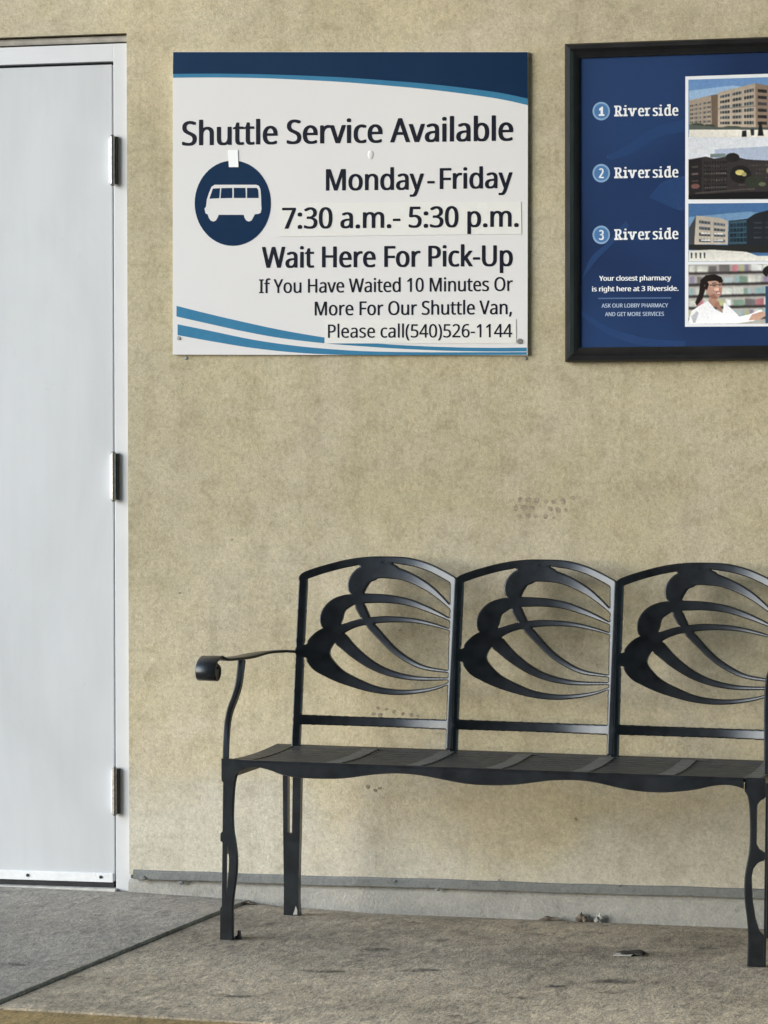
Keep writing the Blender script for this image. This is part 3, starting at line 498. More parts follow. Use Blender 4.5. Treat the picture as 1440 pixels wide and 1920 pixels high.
    103: (493, ((221,438, 241,437, 261,434, 280,429, 297,422, 314,413, 329,402, 343,388, 355,373, 359,373, 369,430, 425,430, 425,-7, 424,-36, 420,-63, 413,-88, 404,-109, 392,-129, 378,-146, 361,-160, 341,-172, 318,-181, 293,-187, 264,-191, 233,-192, 210,-192, 188,-191, 167,-189, 147,-186, 128,-182, 110,-177, 94,-172, 78,-165, 78,-100, 94,-108, 111,-114, 129,-120, 149,-125, 170,-129, 191,-132, 214,-133, 237,-134, 263,-132, 286,-126, 306,-116, 324,-101, 337,-84, 347,-63, 353,-39, 355,-13, 355,4, 356,32, 358,57, 354,57, 343,42, 329,28, 315,17, 299,8, 281,1, 263,-4, 243,-7, 221,-8, 182,-4, 147,7, 117,25, 91,51, 70,83, 56,121, 47,164, 44,214, 47,263, 56,306, 70,344, 91,377, 117,404, 147,423, 181,434), (230,379, 213,377, 197,374, 182,368, 169,359, 157,349, 147,336, 138,320, 130,303, 125,284, 120,262, 118,239, 117,213, 119,176, 124,143, 134,115, 146,92, 163,73, 182,60, 205,52, 232,50, 248,50, 262,52, 276,54, 288,58, 299,63, 309,69, 318,76, 326,85, 334,94, 340,105, 345,117, 349,131, 352,145, 354,161, 356,179, 356,197, 356,214, 355,242, 353,267, 349,289, 343,309, 335,326, 326,340, 315,352, 302,362, 287,369, 270,374, 251,377),)),
    104: (495, ((139,431, 138,399, 135,370, 140,370, 147,381, 155,391, 164,400, 174,407, 185,414, 196,420, 208,425, 221,429, 233,433, 247,435, 260,437, 273,437, 298,436, 321,433, 342,428, 360,421, 377,411, 391,400, 403,386, 413,370, 421,351, 426,330, 430,306, 431,280, 431,0, 361,0, 361,275, 359,299, 355,321, 348,338, 338,353, 324,364, 308,372, 288,377, 265,379, 242,377, 222,374, 204,368, 189,360, 177,350, 166,338, 157,324, 150,308, 145,289, 142,269, 139,246, 139,222, 139,0, 68,0, 68,609, 139,609),)),
    105: (207, ((139,430, 139,0, 68,0, 68,430), (104,591, 112,590, 119,588, 126,585, 133,580, 138,574, 142,566, 144,557, 145,546, 144,536, 142,526, 138,519, 133,512, 126,508, 119,504, 112,502, 104,501, 96,502, 88,504, 81,508, 75,512, 69,519, 66,526, 63,536, 63,546, 63,557, 66,566, 69,574, 75,580, 81,585, 88,588, 96,590),)),
    107: (428, ((138,291, 137,257, 135,221, 138,221, 152,240, 172,264, 189,285, 326,430, 409,430, 235,246, 421,0, 336,0, 187,200, 138,158, 138,0, 68,0, 68,609, 138,609),)),
    108: (207, ((139,0, 68,0, 68,609, 139,609),)),
    109: (749, ((540,438, 574,436, 603,429, 628,417, 649,401, 665,379, 676,352, 683,319, 685,280, 685,0, 615,0, 615,277, 614,300, 610,321, 603,338, 594,353, 582,364, 567,372, 549,377, 528,379, 499,376, 474,369, 454,358, 438,342, 426,322, 418,298, 413,270, 411,237, 411,0, 342,0, 342,277, 341,293, 339,308, 336,321, 332,333, 327,344, 320,353, 312,361, 303,367, 293,372, 281,376, 268,378, 253,379, 233,377, 215,374, 199,368, 185,360, 174,350, 164,338, 156,324, 150,308, 145,290, 141,269, 139,247, 139,223, 139,0, 68,0, 68,430, 125,430, 136,371, 140,371, 147,382, 155,392, 163,401, 173,409, 183,416, 194,422, 205,427, 217,431, 229,434, 241,436, 254,437, 266,438, 290,437, 312,433, 332,428, 349,420, 365,410, 378,398, 389,383, 398,366, 402,366, 414,383, 427,398, 443,410, 461,420, 480,428, 499,433, 519,437),)),
    110: (495, ((275,438, 311,436, 343,429, 369,417, 391,401, 409,379, 421,352, 428,319, 431,280, 431,0, 361,0, 361,275, 359,299, 355,321, 348,338, 338,353, 324,364, 308,372, 288,377, 265,379, 232,376, 204,368, 182,356, 166,338, 154,316, 146,289, 140,258, 139,223, 139,0, 68,0, 68,430, 125,430, 136,371, 140,371, 147,382, 156,392, 165,401, 175,409, 186,416, 198,422, 210,427, 222,431, 235,434, 248,436, 262,437),)),
    111: (485, ((442,216, 441,190, 438,165, 434,142, 428,121, 420,101, 411,82, 400,66, 388,51, 374,37, 359,25, 342,15, 324,7, 305,0, 285,-4, 264,-7, 241,-8, 221,-7, 200,-4, 181,0, 163,7, 145,15, 129,25, 114,37, 100,51, 88,66, 77,82, 67,101, 59,121, 52,142, 48,165, 45,190, 44,216, 46,250, 50,282, 58,310, 68,336, 81,360, 97,380, 116,397, 137,412, 161,423, 186,431, 214,436, 244,438, 272,436, 299,431, 324,423, 347,412, 368,397, 387,380, 403,360, 417,336, 428,310, 436,282, 440,250), (117,216, 118,191, 120,169, 125,147, 130,128, 138,110, 147,95, 159,82, 172,71, 187,62, 203,56, 222,52, 243,51, 264,52, 282,56, 299,62, 314,71, 327,82, 339,95, 348,110, 356,128, 361,147, 366,169, 368,191, 369,216, 368,240, 365,263, 361,284, 355,303, 348,320, 338,335, 327,348, 314,359, 299,367, 282,374, 263,377, 242,379, 212,376, 185,368, 164,354, 147,335, 134,311, 124,284, 119,252),)),
    112: (493, ((273,438, 310,434, 344,424, 374,407, 401,383, 422,351, 437,313, 446,268, 449,216, 448,181, 444,148, 437,119, 427,93, 415,69, 401,49, 384,31, 365,17, 345,6, 322,-2, 298,-6, 272,-8, 256,-7, 241,-6, 227,-3, 213,1, 201,6, 190,11, 179,17, 170,24, 139,55, 134,55, 137,20, 139,-16, 139,-192, 68,-192, 68,430, 126,430, 136,371, 139,371, 170,405, 179,412, 189,419, 201,424, 213,429, 226,433, 240,436, 256,437), (260,379, 239,377, 221,374, 204,369, 190,362, 178,353, 167,342, 158,328, 152,313, 146,295, 142,275, 140,254, 139,229, 139,216, 139,190, 142,167, 145,145, 150,126, 157,109, 165,93, 176,80, 188,70, 203,61, 220,55, 239,52, 261,51, 280,52, 297,56, 312,63, 326,72, 338,84, 348,98, 357,113, 364,131, 369,150, 373,171, 375,193, 376,217, 374,252, 369,283, 360,310, 348,334, 331,354, 311,367, 288,376),)),
    114: (331, ((269,438, 295,437, 319,433, 310,368, 287,372, 264,374, 252,373, 240,371, 228,368, 217,363, 206,358, 195,351, 186,343, 176,334, 168,324, 161,313, 154,301, 149,289, 144,275, 141,261, 139,245, 139,229, 139,0, 68,0, 68,430, 126,430, 134,351, 137,351, 144,363, 152,374, 161,385, 170,395, 180,404, 191,413, 202,420, 214,426, 227,431, 240,435, 254,437),)),
    115: (384, ((348,119, 347,99, 343,80, 336,64, 327,49, 316,36, 302,24, 286,14, 268,6, 248,0, 226,-4, 202,-7, 176,-8, 155,-8, 135,-6, 116,-4, 99,-1, 83,3, 68,8, 55,13, 42,19, 42,83, 55,77, 70,71, 86,65, 104,60, 122,55, 141,52, 159,50, 178,49, 203,50, 224,53, 242,59, 256,66, 266,76, 274,86, 278,99, 280,112, 271,141, 266,148, 259,154, 250,160, 239,167, 227,173, 212,180, 194,188, 174,196, 154,204, 135,212, 118,220, 103,228, 89,236, 76,245, 66,255, 57,266, 50,278, 45,292, 42,307, 41,324, 44,350, 52,372, 66,392, 85,408, 109,421, 137,430, 168,436, 202,438, 221,437, 240,436, 258,434, 275,430, 292,426, 308,421, 324,415, 339,409, 315,353, 258,372, 243,376, 228,378, 213,380, 197,380, 177,379, 159,377, 144,372, 131,366, 121,358, 114,350, 110,339, 108,328, 109,319, 111,312, 114,304, 119,298, 125,292, 133,286, 142,280, 154,274, 219,246, 239,239, 257,231, 274,223, 289,215, 302,206, 314,197, 324,187, 333,176, 339,164, 344,150, 347,135),)),
    116: (289, ((212,50, 245,53, 272,59, 272,5, 240,-4, 200,-8, 183,-7, 167,-5, 152,-1, 138,4, 124,11, 112,20, 101,31, 91,44, 84,60, 78,79, 75,100, 74,125, 74,375, 13,375, 13,409, 75,437, 103,528, 144,528, 144,430, 269,430, 269,375, 144,375, 144,127, 146,108, 149,93, 155,79, 163,69, 173,60, 185,54, 198,51),)),
    117: (495, ((427,430, 427,0, 370,0, 359,57, 356,57, 349,46, 340,36, 331,28, 321,20, 310,13, 298,8, 286,3, 273,-1, 260,-4, 247,-6, 234,-8, 220,-8, 195,-7, 173,-4, 152,1, 134,8, 117,18, 103,29, 91,43, 81,59, 73,78, 68,99, 64,122, 63,148, 63,430, 135,430, 135,153, 136,129, 141,108, 148,91, 158,76, 171,65, 188,57, 207,52, 230,51, 253,52, 273,55, 291,61, 306,69, 319,79, 330,91, 338,105, 345,121, 350,140, 354,160, 356,182, 357,206, 357,430),)),
    118: (407, ((163,0, 0,430, 75,430, 167,176, 180,137, 193,96, 201,63, 204,63, 214,96, 227,138, 241,176, 332,430, 407,430, 244,0),)),
    121: (409, ((1,430, 76,430, 169,185, 184,144, 196,105, 205,68, 209,68, 224,121, 245,186, 333,430, 409,430, 224,-59, 216,-79, 207,-97, 198,-114, 188,-130, 177,-144, 165,-156, 152,-167, 138,-176, 123,-183, 106,-188, 87,-191, 67,-192, 34,-190, 9,-186, 9,-130, 30,-133, 56,-135, 68,-134, 79,-132, 90,-130, 99,-126, 108,-120, 116,-114, 123,-107, 130,-99, 152,-59, 174,-2),)),
}
def text_mesh(s):
    cu = bpy.data.curves.new("lettering", 'CURVE'); cu.dimensions = '2D'; cu.fill_mode = 'BOTH'; x = 0.0
    for ch in s:
        a, contours = GLYPHS[ord(ch)]; a /= 1000
        for q in contours:
            sp = cu.splines.new('POLY'); sp.points.add(len(q)//2-1); sp.use_cyclic_u = True
            for k in range(len(q)//2): sp.points[k].co = (q[2*k]/1000+x, q[2*k+1]/1000, 0, 1)
        x += a
    o = bpy.data.objects.new("lettering", cu); C.objects.link(o); bpy.context.view_layer.update()
    me = bpy.data.meshes.new_from_object(o); bpy.data.objects.remove(o); bpy.data.curves.remove(cu)
    return me
_h = text_mesh("H"); CAPH = max(v.co.y for v in _h.vertices)
def place_text(s, x0, x1, b0, b1, cap, off, mat, parent, weight=.012, label=None):
    """set one line of lettering between photo columns x0..x1 on the plane `off` in front of the wall"""
    me = text_mesh(s); X = [v.co.x for v in me.vertices]; mn, mx = min(X)-weight, max(X)+weight
    bm = bmesh.new()
    for k, dx in enumerate((-weight, -weight*.33, weight*.33, weight)):    # strokes thickened by overprinting
        vs = []
        for v in me.vertices:
            u = (v.co.x+dx-mn)/(mx-mn); t = (v.co.y+dx*.25*(-1)**k)/CAPH
            vs.append(bm.verts.new(wall_pt(x0+u*(x1-x0), b0+(b1-b0)*u - t*cap, off-.0004+.00004*k)))
        for p in me.polygons:
            try: bm.faces.new([vs[i] for i in p.vertices])
            except ValueError: pass
    for f in bm.faces:
        f.normal_update()
        if f.normal.y > 0: f.normal_flip()
    o = obj("lettering", bm, mat, parent)
    if label: o['label'] = label
    return o
def flat(name, pts, off, mat, parent, thick=0.0):
    bm = bmesh.new(); ps = [wall_pt(x, y, off) for x, y in pts]
    if thick: prism(bm, ps, (0, thick, 0)); fix(bm)
    else:
        bm.faces.new([bm.verts.new(p) for p in ps]); fix(bm)
        for f in bm.faces:
            if f.normal.y > 0: f.normal_flip()
    bmesh.ops.triangulate(bm, faces=[f for f in bm.faces if len(f.verts) > 4])
    return obj(name, bm, mat, parent)

# ================================================================ shuttle sign
sg = tag(empty("shuttle_sign", wall_pt(657, 667)), "white shuttle service sign with navy top band and bus emblem, screwed to the wall", "sign")
inv = Matrix.Translation(-sg.location)
SO = .010
SP = []
def sflat(name, pts, lay, mat, thick=0.0): 
    o = flat(name, pts, SO+lay, mat, sg, thick); o.data.transform(inv); return o
sflat("panel", [(324, 97), (990, 97), (989, 666), (324, 665)], 0, M_SIGN, .008)
curve = [(324, 143.5), (400, 143), (480, 144), (560, 146.5), (640, 150), (720, 155.5), (800, 162), (880, 171), (940, 179.5), (990, 190)]
cs = [tuple(p) for p in spline(curve, 5)]
sflat("top_band", [(324.6, 97.6), (989.6, 97.6)] + [(min(x, 989.7), y-5) for x, y in cs[::-1]], .0004, M_NAVY)
sflat("teal_line", [(max(324.6, min(x, 989.7)), y-5-.2) for x, y in cs] + [(max(324.6, min(x, 989.7)), y+(2.2 if x < 500 else 2.2+(x-500)/490*5)) for x, y in cs[::-1]], .0003, M_TEAL)
def band(top, bot, lay):
    t = spline(top, 5); b = spline(bot, 5)
    sflat("teal_stripe", [tuple(p) for p in t] + [tuple(p) for p in b[::-1]], lay, M_TEAL)
cr = lambda x, y: (310+x/2.0571, 80+y/2.0571)
band([cr(*p) for p in ((43, 1015), (150, 1042), (300, 1077), (450, 1109), (620, 1138), (760, 1155), (900, 1166), (1080, 1174), (1250, 1177), (1394, 1176))],
     [cr(*p) for p in ((43, 1056), (150, 1080), (300, 1113), (450, 1140), (620, 1160), (760, 1171), (900, 1180), (1080, 1188), (1250, 1191), (1394, 1191))], .0003)
band([cr(*p) for p in ((47, 1086), (180, 1113), (340, 1146), (500, 1169), (650, 1183), (800, 1191), (1000, 1194), (1200, 1194), (1394, 1193.5))],
     [cr(*p) for p in ((47, 1128), (180, 1152), (340, 1178), (500, 1195), (650, 1203), (800, 1205), (1000, 1205), (1200, 1204.5), (1394, 1204))], .0003)
# bus emblem
n = 56; cx0, cy0, rx0, ry0 = 436.5, 381, 71.5, 80
sflat("emblem_disc", [(cx0+rx0*math.cos(2*math.pi*i/n), cy0+ry0*math.sin(2*math.pi*i/n)) for i in range(n)], .0005, M_NAVY)
bus = [(163, 548), (172, 548), (350, 548), (361, 552), (367, 566), (369, 590), (370, 628), (371, 640), (368, 656), (360, 660), (345, 662), (338, 676), (332, 686), (322, 690), (312, 686), (306, 676), (302, 664),
       (206, 664), (201, 676), (195, 686), (185, 690), (175, 686), (168, 676), (163, 662), (155, 658), (151, 640), (157, 632), (160, 605), (168, 580), (178, 556), (190, 548)]
bus = bus[2:]
sflat("bus_symbol", [cr(*p) for p in [(190, 548)]+bus[:-1]], .0009, M_SIGN)
for q in (((183, 563), (211, 561), (208, 600), (170, 602)), ((216, 561), (258, 560), (258, 599), (213, 600)), ((264, 560), (309, 560), (310, 599), (264, 599)), ((315, 560), (352, 560), (358, 568), (360, 599), (315, 599))):
    sflat("bus_window", [cr(*p) for p in q], .0013, M_NAVY)
# stickers over the old hours and phone number
sflat("overlay_sticker", [cr(*p) for p in ((443, 618), (1372, 614), (1374, 738), (441, 748))], .0012, M_OVER, .0006)
sflat("overlay_sticker", [cr(*p) for p in ((616, 1070), (1352, 1066), (1354, 1160), (614, 1160))], .0012, M_OVER, .0006)
sflat("white_glint", [cr(*p) for p in ((241, 414), (279, 414), (282, 480), (245, 480))], .0018, M_GLINT, .0006)  # bright reflection on the sheet, put in as a white patch
for s, x0, x1, b0, b1, cap, wt, lay in (
    ("Shuttle Service Available", 64, 1342, 396, 377, 92, .023, .0008), ("Monday", 619, 998, 570, 566, 82, .022, .0008), ("-", 1010, 1039, 568, 568, 80, .022, .0008), ("Friday", 1058, 1340, 564, 560, 80, .022, .0008),
    ("7:30 a.m.- 5:30 p.m.", 450, 1363, 717, 709, 80, .022, .0020), ("Wait Here For Pick-Up", 372, 1340, 868, 861, 80, .024, .0008),
    ("If You Have Waited 10 Minutes Or", 361, 1340, 966, 957, 53, .015, .0008), ("More For Our Shuttle Van,", 576, 1337, 1052, 1047, 53, .015, .0008),
    ("Please call(540)526-1144", 627, 1338, 1138, 1136, 51, .010, .0020)):
    a_, b_ = cr(x0, b0), cr(x1, b1)
    o = place_text(s, a_[0], b_[0], a_[1], b_[1], cap/2.0571, SO+lay, M_TEXT, sg, wt, '"%s" in navy letters' % s if s != "-" else None); o.data.transform(inv)
for px, py, r in ((975, 640, 5.5), (335, 634, 4), (348, 671, 4), (985, 672, 3.5)):
    p = wall_pt(px, py, SO+.0004 if py < 660 else .0005); bm = bmesh.new()
    cyl(bm, p, p+Vector((0, -.003, 0)), r/745, 14, r/745*.7); o = obj("screw", fix(bm), M_SCREW, sg); o.data.transform(inv)
bm = bmesh.new(); p = wall_pt(695, 290, SO+.0003)                       # bubble under the sheet
bmesh.ops.create_uvsphere(bm, u_segments=16, v_segments=8, radius=7/745)
for v in bm.verts: v.co = Vector((v.co.x*.8, v.co.y*.12, v.co.z*1.2))+p
o = obj("bubble", bm, M_SIGN, sg, smooth=True); o.data.transform(inv)

# ================================================================ framed directory
FX0, FX1 = wall_pt(1060.5, 400, .01).x, wall_pt(1060.5, 400, .01).x+1.02
FZ0, FZ1 = wall_pt(1060, 679, .012).z, wall_pt(1061, 83, .012).z
dr = tag(empty("framed_directory", ((FX0+FX1)/2, 0, FZ0)), "blue building directory with photographs in a wide black frame on the wall", "notice board")
inv = Matrix.Translation(-dr.location)
FW = 0.036
prof = [(0, -.001), (0, -.020), (.004, -.026), (.014, -.027), (.022, -.020), (.030, -.016), (FW, -.014), (FW, -.001)]
bm = bmesh.new(); rings = []
for sx, sz, cx_, cz_ in ((1, 1, FX0, FZ0), (-1, 1, FX1, FZ0), (-1, -1, FX1, FZ1), (1, -1, FX0, FZ1)):
    rings.append([bm.verts.new((cx_+sx*d, y, cz_+sz*d)) for d, y in prof])
for i in range(4):
    p, q = rings[i], rings[(i+1) % 4]
    for k in range(len(prof)): bm.faces.new((p[k], q[k], q[(k+1) % 8], p[(k+1) % 8]))
o = obj("frame", fix(bm), M_FRAME, dr); o.data.transform(inv)
PO = .009
bm = bmesh.new(); box(bm, FX0+FW-.004, FX1-FW+.004, -PO, -.002, FZ0+FW-.004, FZ1-FW+.004)
o = obj("poster", fix(bm), M_BLUE, dr); o.data.transform(inv)
pr = lambda x, y: (1040+x/3, 60+y/3)
def pflat(name, pts, lay, mat, par=dr):
    o = flat(name, [pr(*p) for p in pts], PO+lay, mat, par); o.data.transform(inv); return o
# faint lighter swooshes printed in the blue
for a_, b_ in ((((290, 700), (400, 640), (560, 540), (733, 490)), ((310, 720), (420, 690), (590, 590), (733, 560))),
             (((530, 930), (600, 850), (680, 820), (733, 810)), ((530, 930), (620, 970), (690, 1000), (733, 1005))),
             (((170, 1340), (210, 1260), (300, 1180), (400, 1060)), ((150, 1400), (230, 1290), (320, 1200), (420, 1090))),
             (((140, 1560), (300, 1660), (500, 1720), (733, 1740)), ((140, 1590), (300, 1700), (500, 1765), (733, 1780)))):
    pflat("swoosh", [tuple(p) for p in spline(a_, 6)]+[tuple(p) for p in spline(b_, 6)[::-1]], .0003, M_SWOOSH)
def ptext(s, x0, x1, b0, b1, cap, mat, wt, lay=.0008):
    a_, b_ = pr(x0, b0), pr(x1, b1)
    o = place_text(s, a_[0], b_[0], a_[1], b_[1], cap/3, PO+lay, mat, dr, wt); o.data.transform(inv); return o
def slab_word(word, x0, x1, b0, b1, cap):
    """bold slab-serif word: thick letters with rectangular feet, one mesh"""
    adv = 0; polys = []
    for ch in word:
        me = text_mesh(ch); X = [v.co.x for v in me.vertices]; mn, mx = min(X)-.035, max(X)+.035; L = adv-mn
        for k, dx in enumerate((-.035, 0, .035)):
            polys += [([(me.vertices[i].co.x+L+dx, me.vertices[i].co.y) for i in p.vertices], k) for p in me.polygons]
        wd = mx-mn; st = .17; xh = CAPH*.755; t = .10; e = .075
        R = lambda xa, xb, za, zb: polys.append(([(adv+xa, za), (adv+xb, za), (adv+xb, zb), (adv+xa, zb)], 3))
        if ch == 'R': R(-e, st+e, 0, t); R(wd-st-.02, wd+e*.6, 0, t); R(-e, st, CAPH-t, CAPH)
        if ch in 'ir': R(-e, (wd if ch == 'i' else st)+e, 0, t); R(-e, .08, xh-t, xh)
        if ch == 'v': R(-e, st+e*.4, xh-t, xh); R(wd-st-e*.4, wd+e, xh-t, xh)
        if ch == 'd': R(wd-st, wd+e, 0, t); R(wd-st-e, wd-.05, CAPH*1.04-t, CAPH*1.04)
        adv += wd + .115 + (.05 if ch in 'irvR' else 0)
    tot = adv-.115; bm = bmesh.new()
    for pl, l in polys:
        vs = []
        for x, y in pl:
            u = x/tot; a_, b_ = pr(x0, b0), pr(x1, b1)
            vs.append(bm.verts.new(wall_pt(a_[0]+u*(b_[0]-a_[0]), a_[1]+u*(b_[1]-a_[1])-y/CAPH*cap/3, PO+.0008+.00012*l)))
        try: bm.faces.new(vs)
        except ValueError: pass
    for f in bm.faces:
        f.normal_update()
        if f.normal.y > 0: f.normal_flip()
    o = obj("lettering", bm, M_PWHITE, dr); o.data.transform(inv)
for cy_, num, tb in ((445, "1", (475, 470)), (794, "2", (823, 817)), (1141, "3", (1170, 1164))):
    for nm, r, lay, mt in (("badge_ring", 49, .0004, M_BADGER), ("badge", 39, .0008, M_BADGE)):
        pflat(nm, [(262+r*math.cos(2*math.pi*i/32), cy_+r*1.06*math.sin(2*math.pi*i/32)) for i in range(32)], lay, mt)
    if num == '1': pflat('numeral', [(250, 432), (264, 420), (272, 420), (272, 462), (280, 462), (280, 472), (248, 472), (248, 462), (258, 462), (258, 440), (250, 442)], .0012, M_PWHITE)
    else: ptext(num, 262-(9 if num == '1' else 15), 262+(7 if num == '1' else 15), cy_+27, cy_+27, 54, M_PWHITE, .05 if num != '1' else .02, .0012)
    slab_word("Riverside", 341, 696, tb[0], tb[1], 61)
ptext("Your closest pharmacy", 250, 655, 1399, 1396, 27, M_PWHITE, .03)
ptext("is right here at 3 Riverside.", 210, 697, 1459, 1455, 27, M_PWHITE, .03)
pflat("rule", [(245, 1495), (655, 1492), (655, 1499), (245, 1502)], .0005, M_PRULE)
ptext("ASK OUR LOBBY PHARMACY", 264, 638, 1550, 1548, 22, M_PPALE, .02)
ptext("AND GET MORE SERVICES", 283, 615, 1598, 1596, 22, M_PPALE, .02)
# white mount and four printed photographs, running on past the edge of the view
XR = 1900
pflat("photo_mount", [(735, 250), (XR, 212), (XR, 1652), (733, 1658)], .0004, M_PWHITE)
def inside(px, py, pts):
    r = np.zeros(px.shape, bool); n = len(pts)
    for i in range(n):
        (x0, y0), (x1, y1) = pts[i], pts[(i+1) % n]
        if y0 == y1: continue
        r ^= ((y0 > py) != (y1 > py)) & (px < (x1-x0)*(py-y0)/(y1-y0)+x0)
    return r
def photo(shapes, seed=0, soft=0):
    """print a picture: flat shapes are rastered, softened and grained like a halftone, one small face per dot"""
    base = shapes[0][1]; rs = np.random.RandomState(seed)
    xl, yt = 752, min(p[1] for p in base); yb = max(p[1] for p in base)
    X = np.arange(xl, 1262, 1.0); Y = np.arange(yt, yb, 1.0); gx, gy = np.meshgrid(X, Y)
    img = np.zeros(gx.shape+(3,)); img[:] = shapes[0][0]
    def blur(a, r):
        for ax in (0, 1):
            pad = [(0, 0)]*3; pad[ax] = (r, r); b = np.pad(a, pad, mode='edge'); c = np.zeros_like(a)
            for k in range(2*r+1): c += np.take(b, range(k, k+a.shape[ax]), axis=ax)
            a = c/(2*r+1)
        return a
    for si, (col, pts) in enumerate(shapes):
        if soft and si == soft: img = blur(blur(img, 4), 3)
        a = np.array(pts); x0, y0 = a.min(0); x1, y1 = a.max(0)
        ix0, ix1 = np.searchsorted(X, x0), np.searchsorted(X, x1); iy0, iy1 = np.searchsorted(Y, y0), np.searchsorted(Y, y1)
        if ix0 >= ix1 or iy0 >= iy1: continue
        m = inside(gx[iy0:iy1, ix0:ix1], gy[iy0:iy1, ix0:ix1], pts)
        tone = 1 + .10*(gy[iy0:iy1, ix0:ix1]-y0)/max(1, y1-y0)*rs.uniform(-1, 1) + .10*(gx[iy0:iy1, ix0:ix1]-max(x0, xl))/max(1, min(x1, 1262)-max(x0, xl))*rs.uniform(-1, 1)
        img[iy0:iy1, ix0:ix1][m] = (np.array(col)*tone[..., None])[m]
    grain = blur(rs.normal(0, 1, img.shape[:2]+(1,)), 2)*8 + blur(rs.normal(0, 1, img.shape), 3)*8
    cl = blur(blur(rs.normal(0, 1, img.shape[:2]+(1,)), 7), 7); cl2 = blur(blur(rs.normal(0, 1, img.shape[:2]+(1,)), 3), 2)
    img = img*(1 + .010*cl/cl.std() + .012*cl2/cl2.std())
    img = img.mean(2, keepdims=True)*.22 + img*.78; img = blur(blur(img, 2), 2); img = np.clip(img + (img-blur(img, 6))*.45 + grain, 0, 255); img = img*(.86+.14*img/180)
    (xa, ya), (xb, yb_), (xc, yc), (xd, yd) = base               # the print's own slanted edges
    nv = int((yd-ya)/3); xs = list(range(0, 480, 3)); bm = bmesh.new(); lay = bm.verts.layers.float_color.new('ink'); V = []
    for j in range(nv+1):
        row = []
        for x in [X[i] for i in xs]+[1400, 1600, XR]:
            t = (x-xa)/(xb-xa); y = (ya+(yb_-ya)*t)*(1-j/nv) + (yd+(yc-yd)*t)*j/nv
            q = img[min(max(int(y-yt), 0), len(Y)-1), min(int(x-xl), len(X)-1)]
            v = bm.verts.new(wall_pt(*pr(x, y), PO+.0010)); v[lay] = srgb(*q); row.append(v)
        V.append(row)
    for a, b in zip(V, V[1:]):
        for i in range(len(a)-1): bm.faces.new((a[i], b[i], b[i+1], a[i+1]))
    for f in bm.faces:
        f.normal_update()
        if f.normal.y > 0: f.normal_flip()
    o = obj("photograph", bm, M_INK, dr); o.data.transform(inv); return o
def mullions(shapes, col, x0, x1, ya0, ya1, yb0, yb1, n):
    for i in range(1, n):
        u = i/n; x = x0+(x1-x0)*u; a, b = ya0+(ya1-ya0)*u, yb0+(yb1-yb0)*u
        shapes.append((col, [(x-1.6, a), (x+1.6, a), (x+1.6, b), (x-1.6, b)]))
def rows_of(shapes, col, x0, x1, ya0, ya1, yb0, yb1, nx, nz, fx=.7, fz=.5, jit=0):
    """grid of windows on a facade: top edge ya0->ya1, bottom edge yb0->yb1"""
    rnd = random.Random(x0)
    for i in range(nx):
        for j in range(nz):
            u0, u1 = (i+(1-fx)/2)/nx, (i+(1+fx)/2)/nx; v0, v1 = (j+(1-fz)/2)/nz, (j+(1+fz)/2)/nz
            P = lambda u, v: (x0+(x1-x0)*u, (ya0+(ya1-ya0)*u)*(1-v)+(yb0+(yb1-yb0)*u)*v)
            k = 1+rnd.uniform(-.25, .25)*jit; c = tuple(int(max(0, min(255, q*k))) for q in col)
            shapes.append((c, [P(u0, v0), P(u1, v0), P(u1, v1), P(u0, v1)]))
ELL = lambda cx, cy, rx, ry, n=18: [(cx+rx*math.cos(2*math.pi*i/n), cy+ry*math.sin(2*math.pi*i/n)) for i in range(n)]
# 1: tan office block with ribbon windows
s = [((104, 150, 205), [(757, 268), (XR, 232), (XR, 588), (755, 592)]), ((150, 185, 222), [(757, 330), (1000, 300), (1200, 330), (XR, 330), (XR, 440), (757, 470)]),
     ((170, 154, 136), [(757, 385), (880, 355), (905, 372), (915, 535), (757, 525)]), ((120, 100, 84), [(880, 355), (918, 350), (918, 535), (884, 528)]),
     ((184, 168, 148), [(918, 340), (1128, 288), (1132, 540), (918, 535)]), ((150, 128, 108), [(1128, 288), (1210, 302), (XR, 380), (XR, 545), (1132, 540)])]
rows_of(s, (70, 78, 86), 760, 880, 405, 380, 520, 515, 5, 5, .75, .42, 1)
rows_of(s, (52, 66, 76), 925, 1125, 352, 305, 526, 528, 3, 6, .8, .48, 1)
rows_of(s, (62, 60, 62), 1136, XR, 310, 390, 530, 536, 12, 6, .8, .48, 1)
mullions(s, (196, 182, 164), 925, 1125, 352, 305, 526, 528, 13); mullions(s, (182, 168, 150), 760, 880, 405, 380, 520, 515, 11)
s += [((70, 84, 66), ELL(800, 524, 40, 12)), ((64, 78, 62), ELL(870, 528, 30, 10)), ((74, 86, 68), ELL(1000, 536, 50, 8)), ((150, 146, 140), [(918, 430), (1128, 412), (1128, 418), (918, 436)]),
      ((96, 104, 96), [(757, 520), (920, 534), (XR, 540), (XR, 552), (757, 548)]), ((226, 222, 212), [(757, 548), (XR, 552), (XR, 590), (755, 592)]),
      ((40, 40, 44), [(1055, 556), (1078, 552), (1080, 588), (1052, 590)]), ((34, 40, 36), [(1150, 510), (1162, 500), (1176, 584), (1142, 584)]), ((52, 54, 58), [(1100, 545), (1122, 545), (1122, 580), (1105, 582)])]
photo(s)
